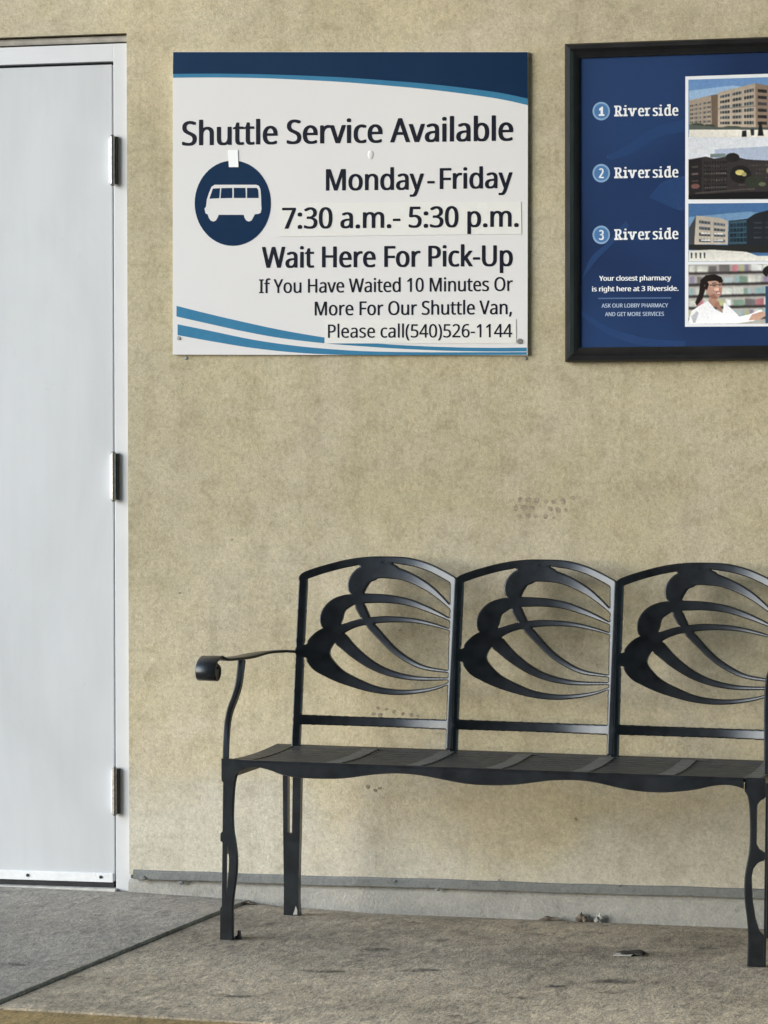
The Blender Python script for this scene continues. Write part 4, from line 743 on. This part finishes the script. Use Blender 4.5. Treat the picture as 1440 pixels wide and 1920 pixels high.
# 2: dark building under a pale sky
s = [((214, 218, 226), [(755, 594), (XR, 590), (XR, 940), (752, 942)]), ((176, 190, 214), [(900, 660), (XR, 600), (XR, 800), (900, 760)]),
     ((62, 56, 56), [(753, 716), (850, 700), (900, 712), (965, 700), (1010, 678), (1016, 700), (1075, 716), (1200, 722), (XR, 722), (XR, 936), (752, 940)]),
     ((120, 136, 138), [(876, 686), (962, 682), (962, 702), (876, 706)]), ((44, 38, 40), [(753, 722), (828, 708), (826, 920), (753, 926)])]
rows_of(s, (104, 98, 92), 840, 968, 735, 735, 895, 890, 2, 4, .9, .2, 1)
rows_of(s, (92, 84, 84), 1030, 1130, 820, 820, 900, 895, 2, 3, .8, .3, 1)
rows_of(s, (98, 88, 86), 760, 820, 740, 735, 900, 895, 1, 4, .6, .25, 1)
rows_of(s, (98, 92, 86), 1210, XR, 740, 740, 895, 895, 9, 4, .8, .25, 1)
rows_of(s, (34, 32, 34), 836, 972, 722, 718, 905, 900, 9, 7, .5, .45, 1); rows_of(s, (88, 82, 80), 1090, 1200, 740, 735, 830, 830, 6, 4, .6, .35, 1); mullions(s, (46, 42, 42), 840, 968, 735, 735, 895, 890, 10)
s += [((46, 42, 40), ELL(1000, 706, 40, 26)), ((40, 38, 38), ELL(1046, 800, 60, 50)), ((58, 64, 50), ELL(1120, 840, 50, 34)), ((206, 194, 110), ELL(1042, 790, 26, 16)), ((180, 170, 110), ELL(1066, 800, 14, 12)), ((150, 140, 96), ELL(1204, 778, 14, 16)), ((130, 84, 76), ELL(792, 866, 24, 14)),
      ((118, 128, 92), ELL(1168, 856, 20, 12)), ((30, 28, 30), [(752, 916), (1000, 902), (XR, 880), (XR, 936), (752, 941)]), ((84, 78, 74), [(790, 902), (1120, 878), (1120, 884), (790, 910)])]
photo(s)
# 3: block with dark glass wing
s = [((68, 116, 172), [(754, 965), (XR, 955), (XR, 1285), (752, 1292)]), ((112, 156, 198), [(754, 1040), (1080, 1010), (XR, 1060), (XR, 1120), (754, 1120)]),
     ((40, 46, 54), [(980, 1062), (1085, 1050), (1130, 1020), (1210, 1000), (XR, 990), (XR, 1225), (975, 1215)]), ((58, 92, 112), [(982, 1066), (1080, 1056), (1080, 1190), (978, 1195)]),
     ((186, 176, 162), [(795, 1032), (930, 1045), (975, 1062), (975, 1195), (785, 1195)]), ((72, 74, 80), [(756, 1100), (795, 1034), (785, 1196), (756, 1200)])]
rows_of(s, (70, 82, 96), 805, 966, 1048, 1072, 1190, 1190, 2, 4, .82, .48, 1)
rows_of(s, (224, 226, 224), 812, 960, 1112, 1118, 1190, 1190, 2, 2, .7, .22, 0)
rows_of(s, (34, 60, 78), 985, 1080, 1075, 1068, 1185, 1182, 5, 4, .8, .75, 1)
mullions(s, (176, 166, 152), 805, 966, 1048, 1072, 1190, 1190, 9)
rows_of(s, (66, 74, 82), 1110, XR, 1060, 1030, 1170, 1165, 12, 4, .7, .3, 1)
s += [((44, 46, 44), [(754, 1194), (1000, 1200), (XR, 1205), (XR, 1245), (970, 1240), (754, 1222)]), ((214, 212, 204), [(754, 1228), (900, 1224), (1080, 1236), (1140, 1258), (XR, 1265), (XR, 1284), (752, 1291)])]
for x in (765, 790, 815, 838): s.append(((70, 66, 62), [(x, 1240), (x+10, 1242), (x+8, 1272), (x+2, 1272)]))
photo(s)
# 4: pharmacist in a white coat before shelves
s = [((176, 172, 166), [(753, 1308), (XR, 1302), (XR, 1636), (750, 1642)])]
rnd = random.Random(3)
for j in range(5):
    y0 = 1316+j*66
    s.append(((66, 60, 60), [(753, y0+34-j), (XR, y0+10-j*4), (XR, y0+26-j*4), (753, y0+50-j)]))
    x = 758
    while x < XR-50:
        wd = rnd.choice((22, 30, 44, 60)); c = rnd.choice(((206, 210, 204), (190, 192, 140), (128, 160, 142), (196, 120, 130), (150, 138, 168), (150, 182, 188), (222, 226, 226), (176, 194, 200), (120, 116, 116), (214, 214, 206)))
        yy = y0+36-j-(x-753)/1150*(24+3*j); s.append((c, [(x, yy-rnd.choice((34, 42))), (x+wd, yy-rnd.choice((34, 42))), (x+wd, yy-1), (x, yy)])); x += wd+rnd.choice((2, 5, 14))
SOFT = len(s)
s += [((40, 28, 26), [(820, 1395), (850, 1368), (900, 1362), (938, 1378), (948, 1402), (930, 1420), (880, 1412), (850, 1440), (832, 1500), (800, 1540), (790, 1520), (812, 1470)]),
      ((206, 160, 138), [(842, 1424), (862, 1402), (905, 1398), (938, 1412), (944, 1440), (940, 1470), (918, 1500), (886, 1500), (856, 1470)]),
      ((196, 146, 124), [(872, 1488), (912, 1500), (918, 1545), (880, 1550), (862, 1520)]), ((36, 26, 26), [(846, 1410), (856, 1395), (868, 1420), (856, 1452), (846, 1440)]),
      ((170, 118, 98), [(900, 1470), (918, 1500), (886, 1500), (866, 1484)]), ((224, 182, 160), ELL(912, 1446, 16, 9)), ((186, 136, 116), [(926, 1432), (936, 1450), (924, 1454)]),
      ((50, 36, 34), [(886, 1412), (910, 1408), (911, 1412), (886, 1416)]), ((50, 36, 34), [(922, 1408), (938, 1408), (938, 1412), (922, 1411)]),
      ((46, 38, 42), [(872, 1422), (941, 1416), (941, 1419), (873, 1426)]), ((120, 90, 82), ELL(898, 1426, 10, 5)), ((124, 94, 86), ELL(930, 1423, 7, 5)), ((168, 74, 74), [(906, 1462), (938, 1458), (932, 1476), (914, 1478)]), ((238, 234, 232), [(912, 1466), (934, 1462), (930, 1472), (914, 1474)]),
      ((232, 232, 236), [(750, 1642), (768, 1570), (820, 1535), (862, 1512), (905, 1560), (945, 1580), (952, 1520), (1000, 1560), (1040, 1600), (1090, 1590), (1160, 1560), (1190, 1585), (1120, 1625), (1030, 1638)]),
      ((180, 128, 108), [(898, 1530), (922, 1512), (934, 1545), (945, 1580), (920, 1560)]), ((208, 164, 142), [(1110, 1588), (1170, 1570), (1196, 1590), (1150, 1618), (1090, 1622)]),
      ((196, 198, 206), [(768, 1600), (800, 1570), (810, 1580), (790, 1636), (780, 1636)]), ((36, 32, 32), ELL(1214, 1346, 44, 34)), ((200, 156, 134), ELL(1236, 1382, 40, 44)), ((44, 84, 120), [(1186, 1430), (1300, 1420), (1400, 1636), (1186, 1638)]),
      ((150, 196, 190), [(1420, 1380), (1600, 1370), (1640, 1630), (1400, 1634)])]
photo(s, 4, SOFT)

# ================================================================ bench
BX, BY = ground_pt(431, 1761).x, ground_pt(431, 1761).y
bench = empty("park_bench", (BX, BY, ground_z(BX, BY)))
bench.rotation_euler = (0, .0140, 0)
tag(bench, "black metal three-seat bench with looping leaf tracery back standing below the sign", "bench")
bpy.context.view_layer.update()
BM = Matrix.Translation(bench.location) @ Matrix.Rotation(.0140, 4, 'Y'); BI = BM.inverted()
bC = BI @ Vector(CAM); bR = BI.to_3x3()
def lray(px, py): return bR @ Vector(ray(px, py))
def on_y(px, py, y):
    d = lray(px, py); return bC + d*((y-bC.y)/d.y)
def on_x(px, py, x):
    d = lray(px, py); return bC + d*((x-bC.x)/d.x)
SEAT_Z = on_y(700, 1434, 0).z; BW = on_y(1414, 1600, 0).x           # seat height, distance between front legs
BACK_Y, TOP_DY = .43, .075
BACK_Z0 = on_y(552, 1397, BACK_Y).z
PX0 = on_y(547, 1380, BACK_Y).x
PITCH_B = on_y(1155, 1100, BACK_Y+TOP_DY).x - on_y(856, 1092, BACK_Y+TOP_DY).x
SAG = .042
def back_y(x, z):
    u = ((x-PX0)/PITCH_B) % 1.0 if 0 <= (x-PX0)/PITCH_B else 0
    u = min(max((x-PX0)/PITCH_B, 0), 1)
    return BACK_Y + (z-BACK_Z0)/.42*TOP_DY + SAG*(1-abs(2*u-1)**2.5) - SAG*.6
def on_back(px, py):
    p = on_y(px, py, BACK_Y)
    for _ in range(12): p = on_y(px, py, back_y(p.x, p.z))
    return p
print("BENCH", [round(float(v), 3) for v in (BX, BY, SEAT_Z, BW, BACK_Z0, PX0, PITCH_B)], "top z", on_back(715, 1042), "backleg", on_y(548, 1715, BACK_Y))

# --- one backrest casting: union of tapered strokes traced as a distance field, contoured into a solid plate
S = 2.3226
def strokes():
    L = []
    def add(pts, n=8):
        q = spline(pts, n); L.append(q)
    top = [(58, 148), (85, 134), (150, 112), (250, 86), (340, 73), (430, 71), (520, 76), (600, 97), (670, 130), (724, 162)]
    add([(x, y, 34 if i else 30) for i, (x, y) in enumerate(top)])
    add([(330, 92, 46), (380, 92, 50), (425, 92, 28)])
    add([(66, 160, 36), (53, 420, 36), (44, 640, 36), (33, 890, 36)], 2)
    add([(722, 165, 32), (716, 400, 32), (709, 640, 32), (701, 898, 30)], 2)
    add([(44, 764, 43), (250, 771, 41), (480, 779, 41), (704, 788, 43)], 3)
    add([(470, 105, 30), (430, 112, 62), (380, 118, 76), (330, 138, 84), (304, 172, 88), (300, 210, 68), (310, 262, 46), (348, 338, 37), (400, 400, 31), (460, 462, 27), (530, 511, 23), (600, 541, 18), (704, 557, 11)])
    add([(380, 115, 66), (440, 122, 58), (500, 135, 46), (560, 161, 39), (620, 198, 31), (680, 250, 20), (720, 292, 12)])
    add([(262, 236, 36), (300, 237, 42), (350, 237, 42), (430, 239, 37), (520, 253, 31), (600, 281, 25), (660, 308, 18), (720, 338, 11)])
    add([(290, 240, 44), (250, 252, 62), (210, 278, 82), (189, 320, 100), (190, 358, 86), (205, 392, 76), (238, 424, 58), (290, 474, 47), (360, 525, 37), (430, 558, 29), (500, 577, 24), (580, 587, 18), (704, 588, 11)])
    add([(190, 392, 60), (245, 366, 38), (310, 343, 31), (400, 330, 30), (480, 329, 25), (560, 336, 20), (640, 354, 15), (718, 378, 9)])
    add([(205, 392, 62), (160, 412, 90), (128, 462, 112), (140, 508, 98), (180, 545, 74), (230, 578, 55), (300, 608, 42), (380, 634, 30), (470, 646, 24), (560, 643, 19), (640, 629, 14), (704, 606, 9)])
    add([(50, 466, 44), (110, 466, 70)])
    return L
def field(gx, gy):
    P = np.stack([gx.ravel(), gy.ravel()], 1); best = np.full(len(P), 1e9)
    for L in strokes():
        lo = L[:, :2].min(0)-90; hi = L[:, :2].max(0)+90
        idx = np.where((P > lo).all(1) & (P < hi).all(1))[0]; Q = P[idx]; bb = best[idx]
        for a, b in zip(L[:-1], L[1:]):
            d = b[:2]-a[:2]; t = np.clip(((Q-a[:2])@d)/(d@d+1e-9), 0, 1)
            r = np.hypot(*(Q-(a[:2]+t[:, None]*d)).T) - (a[2]+t*(b[2]-a[2]))/2
            # soft union gives cast-metal fillets
            k = 11.0; h = np.clip(.5+.5*(bb-r)/k, 0, 1); bb = np.where(np.abs(bb-r) > k, np.minimum(bb, r), bb*(1-h)+r*h-k*h*(1-h)*.35)
        best[idx] = bb
    return best.reshape(gx.shape)
def casting():
    step = 4.0; xs = np.arange(8, 752, step); ys_ = np.arange(36, 912, step)
    gx, gy = np.meshgrid(xs, ys_); D = field(gx, gy)
    D = np.maximum(D, gy-896)
    bm = bmesh.new(); cache = {}
    def vert(key, x, y, d):
        v = cache.get(key)
        if v is None:
            p = on_back(540+x/S, 1020+y/S)
            k = min(1.0, max(0.0, -d/4.5)); rise = .0020*math.sqrt(max(0, 1-(1-k)**2))
            a = bm.verts.new((p.x, p.y-rise, p.z)); b = bm.verts.new((p.x, p.y+.011+rise*.6, p.z))
            v = cache[key] = (a, b)
        return v
    ny, nx = D.shape
    for j in range(ny-1):
        for i in range(nx-1):
            c = ((j, i), (j, i+1), (j+1, i+1), (j+1, i)); d = [D[q] for q in c]
            if min(d) >= 0: continue
            poly = []; cut = []
            for k in range(4):
                a, b = c[k], c[(k+1) % 4]; da, db = d[k], d[(k+1) % 4]
                if da < 0: poly.append(vert(a, xs[a[1]], ys_[a[0]], da))
                if (da < 0) != (db < 0):
                    t = da/(da-db); t = min(max(t, .02), .98)
                    v = vert((min(a, b), max(a, b)), xs[a[1]]+(xs[b[1]]-xs[a[1]])*t, ys_[a[0]]+(ys_[b[0]]-ys_[a[0]])*t, 0.0)
                    poly.append(v); cut.append((len(poly)-1, da < 0))
            if len(poly) < 3: continue
            f = bm.faces.new([p[0] for p in poly]); g = bm.faces.new([p[1] for p in poly][::-1]); f.smooth = g.smooth = True
            for q, (ix, leaving) in enumerate(cut):
                if leaving:
                    a = poly[ix]; b = poly[(ix+1) % len(poly)]
                    try: bm.faces.new((a[0], a[1], b[1], b[0]))
                    except ValueError: pass
    fix(bm); return bm
bp = obj("backrest", casting(), M_IRON, bench)
for i in (1, 2):
    c = bp.copy(); C.objects.link(c); c.parent = bench; c.location = (PITCH_B*i, 0, 0)

# --- seat
sf, sb = SEAT_Z, BACK_Z0+.001
SX0, SX1, SY0, SY1 = -.012, BW+.012, -.012, BACK_Y+.012
def seat_z(y):
    u = (y-SY0)/(SY1-SY0); return sf + (sb-sf)*u - .006*math.sin(math.pi*u)
bm = bmesh.new()
def strip(bm, x0, x1, y0, y1, dz=0, th=.008, ny=6):
    yy = np.linspace(y0, y1, ny+1); R = []
    for y in yy:
        z = seat_z(y)+dz; R.append([bm.verts.new(p) for p in ((x0, y, z), (x1, y, z), (x1, y, z-th), (x0, y, z-th))])
    for a, b in zip(R, R[1:]):
        for k in range(4): bm.faces.new((a[k], a[(k+1) % 4], b[(k+1) % 4], b[k]))
    bm.faces.new(R[0][::-1]); bm.faces.new(R[-1])
nsl = 9; dy = (SY1-SY0-.09)/nsl
edges = [on_y(px, 1434+(px-700)*.034, 0).x for px in (604+14, 755+14, 907+14, 1076+8, 1238+8, 1412)]
strip(bm, SX0, SX1, SY0, SY0+.04); strip(bm, SX0, SX1, SY1-.04, SY1, 0)
strip(bm, SX0, SX0+.05, SY0+.041, SY1-.041)
for i in range(nsl):
    y0 = SY0+.045+i*dy; strip(bm, SX0+.052, SX1, y0, y0+dy-.007, -.0015, .006, 1)
obj("seat", fix(bm), M_SEAT, bench)
for x in edges[:-1]+[edges[-1]-.005]:
    bm = bmesh.new(); strip(bm, x-.018, x+.018, SY0+.041, SY1-.041, .001, .005); obj("seat_strap", fix(bm), M_STRAP, bench)
# --- apron with the wavy lower edge, traced on the seat's front plane
c6 = lambda x, y: (380+x/2.3226, 1380+y/2.3226); c7 = lambda x, y: (1000+x/3.2727, 1380+y/3.2727)
low = [c6(*p) for p in ((140, 176), (155, 160), (190, 143), (235, 138), (290, 150), (350, 172), (430, 184), (560, 188), (640, 183), (720, 172), (800, 165), (870, 165), (950, 173), (1050, 192), (1150, 210), (1250, 216), (1350, 214), (1440, 204))]
low += [c7(*p) for p in ((100, 275), (200, 272), (300, 276), (400, 292), (500, 315), (600, 335), (700, 345), (800, 348), (900, 342), (1000, 330), (1100, 308), (1180, 302), (1240, 310), (1288, 326))]
lo = spline([tuple(on_y(px, py, SY0-.006)) for px, py in low], 4)
bm = bmesh.new(); R = []
for p in lo:
    z1 = SEAT_Z+.002
    R.append([bm.verts.new(q) for q in ((p[0], SY0-.002, p[2]), (p[0], SY0-.007, p[2]+.002), (p[0], SY0-.007, z1-.006), (p[0], SY0-.003, z1), (p[0], SY0+.004, z1+.0005), (p[0], SY0+.004, p[2]))])
for a, b in zip(R, R[1:]):
    for k in range(6):
        f = bm.faces.new((a[k], a[(k+1) % 6], b[(k+1) % 6], b[k]))
bm.faces.new(R[0][::-1]); bm.faces.new(R[-1])
obj("apron", fix(bm), M_IRON, bench)
bm = bmesh.new()                                                        # side rails and rear rail under the seat
box(bm, SX0, SX0+.008, SY0+.01, SY1, SEAT_Z-.045, SEAT_Z-.010, .002); box(bm, SX1-.008, SX1, SY0+.01, SY1, SEAT_Z-.045, SEAT_Z-.010, .002)
box(bm, SX0+.009, SX1-.009, SY1-.010, SY1-.002, BACK_Z0-.05, BACK_Z0-.012, .002)
obj("seat_rail", fix(bm), M_IRON, bench)
# --- front legs: wavy inner bar, thin outer bar set back, solid foot and two bridges
def front_leg(sgn, x0):
    """sgn -1: left leg (outer side left); wavy bar toward the middle of the bench"""
    zt = SEAT_Z+.003; Z = lambda py: np.interp(py, [1420, 1762], [zt, 0.0])
    inner = [(1420, 447), (1443, 449), (1452, 444), (1470, 440.5), (1500, 438.5), (1530, 438), (1555, 439.5), (1575, 443), (1600, 446.5), (1625, 447), (1650, 445), (1675, 441.5), (1700, 439.5), (1730, 439.5), (1762, 440)]
    mid_ = [(1420, 414), (1462, 414.5), (1470, 425), (1500, 424), (1530, 424), (1552, 425), (1560, 414), (1575, 413.5), (1584, 428), (1610, 431), (1640, 430), (1670, 427), (1692, 424), (1702, 415), (1762, 415)]
    if sgn > 0: mid_ = [(1420, 411), (1456, 411), (1461, 420), (1470, 426), (1540, 426), (1549, 421), (1555, 411), (1569, 411), (1573, 422), (1585, 431), (1600, 434), (1640, 432), (1675, 426), (1697, 419), (1704, 411), (1762, 411)]
    K = 1/790; X = lambda px: x0 - sgn*(px-431)*K
    bm = bmesh.new(); pI = spline([(X(b), Z(a)) for a, b in inner], 4); pM = np.array([(X(b), Z(a)) for a, b in mid_])
    zz = np.linspace(zt, 0, 120); I = np.interp(-zz, -pI[:, 1], pI[:, 0]); Mx = np.interp(-zz, -pM[:, 1], pM[:, 0])
    R = []
    for z, a, b in zip(zz, I, Mx):
        s = -1 if a > b else 1
        R.append([bm.verts.new(p) for p in ((b, -.014, z), (b, -.004, z), (a, -.004, z), (a, -.011, z), (a+s*.003, -.014, z))])
    for p, q in zip(R, R[1:]):
        for k in range(5): bm.faces.new((p[k], p[(k+1) % 5], q[(k+1) % 5], q[k]))
    bm.faces.new(R[0]); bm.faces.new(R[-1][::-1])
    if sgn > 0:                                                           # right leg: the thin bar closes the two slots
        box(bm, X(411)+.0002, X(406.5), -.0135, -.0045, .0, zt-.012, .001)
        fix(bm); return bm
    xo, xi = X(408.5), X(417)                                       # outer thin bar, 2-4 cm behind
    a, b = min(xo, xi), max(xo, xi)
    box(bm, a, b, .024, .032, .055, zt-.02, .001)
    for z0, z1, d in ((zt-.048, zt-.003, 0), (Z(1602), Z(1582), 0), (.0, .058, 0)):
        e = X(424) if z0 > .01 else X(432)
        xe = X(415); box(bm, min(xe, e), max(xe, e), -.0035, .032, z0, z1, .001)
    fix(bm); return bm
lg = obj("leg", front_leg(-1, 0.0), M_IRON, bench)
obj("leg", front_leg(1, BW), M_IRON, bench)
for x, s in ((0.012, 1),):
    bm = bmesh.new(); prism(bm, [(x, .002, .001), (x+.019, .002, .001), (x+.013, .002, .009), (x+.011, .002, .021), (x+.007, .002, .022), (x+.005, .002, .010), (x, .002, .007)], (0, .010, 0))
    obj("anchor_tab", fix(bm), M_IRON, bench)
# --- rear legs: forked upper half, solid lower half
def rear_leg(x0, flip=1):
    bm = bmesh.new(); zt = BACK_Z0+.004; zf = -.002
    zsl = on_y(545, 1562, BACK_Y).z
    K = 1/765; P = lambda px: x0 + flip*(px-548)*K
    def bar(pts):
        pts = [(P(a), P(b), z) for a, b, z in pts]; R = []
        for a, b, z in pts: R.append([bm.verts.new(q) for q in ((a, BACK_Y-.008, z), (b, BACK_Y-.008, z), (b, BACK_Y+.014, z), (a, BACK_Y+.014, z))])
        for p, q in zip(R, R[1:]):
            for k in range(4): bm.faces.new((p[k], p[(k+1) % 4], q[(k+1) % 4], q[k]))
        bm.faces.new(R[0]); bm.faces.new(R[-1][::-1])
    bar([(528, 538, zt-.004), (531, 540, zsl+.0002)]); bar([(549, 565, zt-.004), (548.5, 564, zsl+.0002)])
    bar([(531, 564, zsl), (533, 563, .1), (534, 563, .03), (533.5, 565, zf+.004), (533.5, 565, zf)])
    return fix(bm)
RX = on_y(548, 1600, BACK_Y).x
rl = obj("leg", rear_leg(RX), M_IRON, bench)
obj("leg", rear_leg(PX0+3*PITCH_B+.006, -1), M_IRON, bench)
bm = bmesh.new(); p = on_y(553, 1708, BACK_Y-.0085)                       # bare-metal chip at the rear foot
bm.faces.new([bm.verts.new(p+Vector(q)) for q in ((-.005, 0, -.010), (.006, 0, -.009), (.006, 0, .002), (.002, 0, .013), (-.001, 0, .002))])
obj("paint_chip", fix(bm), M_PAPER, bench)
# --- arms
def arm(mx):
    X = lambda x: x if not mx else BW+.045-x
    c5 = lambda x, y: (350+x/5.3333, 1180+y/5.3333)
    sp = []
    q = on_y(*c5(392, 1275), .045); sp.append((X(q.x), .045, q.z-.016))
    # support: S-curved bar from the seat corner to the arm
    for (cx_, cy_), y in (((392, 1275), .045), ((400, 1080), .055), ((412, 930), .07), ((440, 800), .095), ((485, 680), .125), ((520, 560), .145), ((540, 420), .158), ((552, 305), .165)):
        p = on_y(*c5(cx_, cy_), y); sp.append((X(p.x), y, p.z))
    if mx: sp = [tuple(on_y(px, py, y)) for px, py, y in ((1437.5, 1452, .045), (1438, 1400, .055), (1438, 1360, .07), (1438.5, 1320, .09), (1440, 1290, .11), (1444, 1268, .13), (1454, 1256, .15), (1466, 1250, .165))]
    sp = spline(sp, 5); bm = bmesh.new()
    sweep(bm, sp, np.linspace(.0125, .0155, len(sp)), np.linspace(.016, .022, len(sp)), (1, 0, 0))
    obj("arm_support", fix(bm), M_IRON, bench)
    ap = []; zz = []
    for (cx_, cy_), y in (((1088, 226), BACK_Y+.035), ((1000, 218), .37), ((900, 222), .33), ((790, 232), .27), ((690, 252), .22), ((560, 280), .165), ((420, 296), .10), ((330, 300), .055)):
        p = on_y(*c5(cx_, cy_), y); ap.append((X(p.x), y, p.z))
    p = on_y(*c5(238, 300), .01); xs_ = X(p.x); zc = p.z
    ap += [(xs_, .03, zc+.004), (xs_, 0.0, zc+.001), (xs_, -.022, zc-.010), (xs_, -.030, zc-.028), (xs_, -.022, zc-.042), (xs_, -.004, zc-.047), (xs_, .012, zc-.040), (xs_, .017, zc-.026), (xs_, .008, zc-.016), (xs_, -.006, zc-.019)]
    ap = spline(ap, 6); n = len(ap); y_ = ap[:, 1]
    wid = [np.interp(v, [.0, .05, .12, .2, .28, .45], [.049, .046, .044, .040, .020, .018]) for v in y_]
    wid = [.049 if i > n*.42 and y_[i] < .06 else wid[i] for i in range(n)]
    bm = bmesh.new(); sweep(bm, ap, wid, .0065, (1, 0, 0), bev=.2)
    for f in bm.faces: f.smooth = len(f.verts) == 4
    # solid core of the scroll
    cyl(bm, (xs_-.022, -.006, zc-.028), (xs_+.022, -.006, zc-.028), .0205, 20)
    obj("armrest", fix(bm), M_IRON, bench)
arm(False); arm(True)

# ================================================================ small litter
p = ground_pt(1190, 1789); bm = bmesh.new(); rnd = random.Random(5)
bmesh.ops.create_icosphere(bm, subdivisions=3, radius=1)
for v in bm.verts:
    c = v.co; k = 1+.3*math.sin(5*c.x+2*c.y)+.2*math.sin(9*c.y+3)
    v.co = Vector((p.x+c.x*.032*k, p.y+c.y*.030*k, ground_z(p.x, p.y)+.004+max(-.004, c.z*.003*k)))
lt = tag(obj("litter_scrap", fix(bm), M_LITTER, smooth=True), "flat black scrap of litter with a paper tab on the pavement under the bench", "litter", "scraps of litter on the pavement")
bm = bmesh.new(); q = ground_pt(1168, 1792.5)
prism(bm, [(q.x-.022, q.y-.006, ground_z(q.x)+.0015), (q.x+.020, q.y-.010, ground_z(q.x)+.0015), (q.x+.022, q.y+.018, ground_z(q.x)+.003), (q.x-.018, q.y+.014, ground_z(q.x)+.0035)], (0, 0, .0012))
obj("paper_tab", fix(bm), M_PAPER, lt)
def crumple(name, px, py, sx, sy, sz, seed, mat, label, cat, wob=.35):
    p = ground_pt(px, py); p.y = min(p.y, -sy*1.15-.002); bm = bmesh.new(); bmesh.ops.create_icosphere(bm, subdivisions=3, radius=1); rnd = random.Random(seed); a = [rnd.uniform(2, 7) for _ in range(6)]
    z0 = ground_z(p.x, p.y)
    for v in bm.verts:
        c = v.co.copy(); k = 1+wob*math.sin(a[0]*c.x+a[1]*c.z)+wob*.6*math.sin(a[2]*c.y+a[3]*c.x+1)+.15*math.sin(13*c.x+11*c.z)
        v.co = Vector((p.x+c.x*sx*k, p.y+c.y*sy*k, max(z0+.0005, z0+sz*.6+c.z*sz*k)))
    return tag(obj(name, fix(bm), mat), label, cat, 'dead leaves along the wall base' if cat == 'leaf' else 'scraps of litter on the pavement')
crumple("dead_leaf", 1045, 1708, .030, .010, .005, 4, M_LEAF, "curled brown dead leaf lying against the wall base behind the bench", "leaf")
crumple("dead_leaf", 1112, 1704, .013, .008, .013, 9, M_LEAF, "small upright brown leaf beside the crumpled paper at the wall base", "leaf")
crumple("paper_scrap", 1134, 1712, .008, .008, .011, 6, M_PAPER, "small crumpled white paper scrap at the wall base behind the bench", "litter")
crumple("dead_leaf", 462, 1692, .022, .012, .004, 14, M_LEAF, "dark brown leaf litter lying where the pavement joint meets the wall", "leaf")
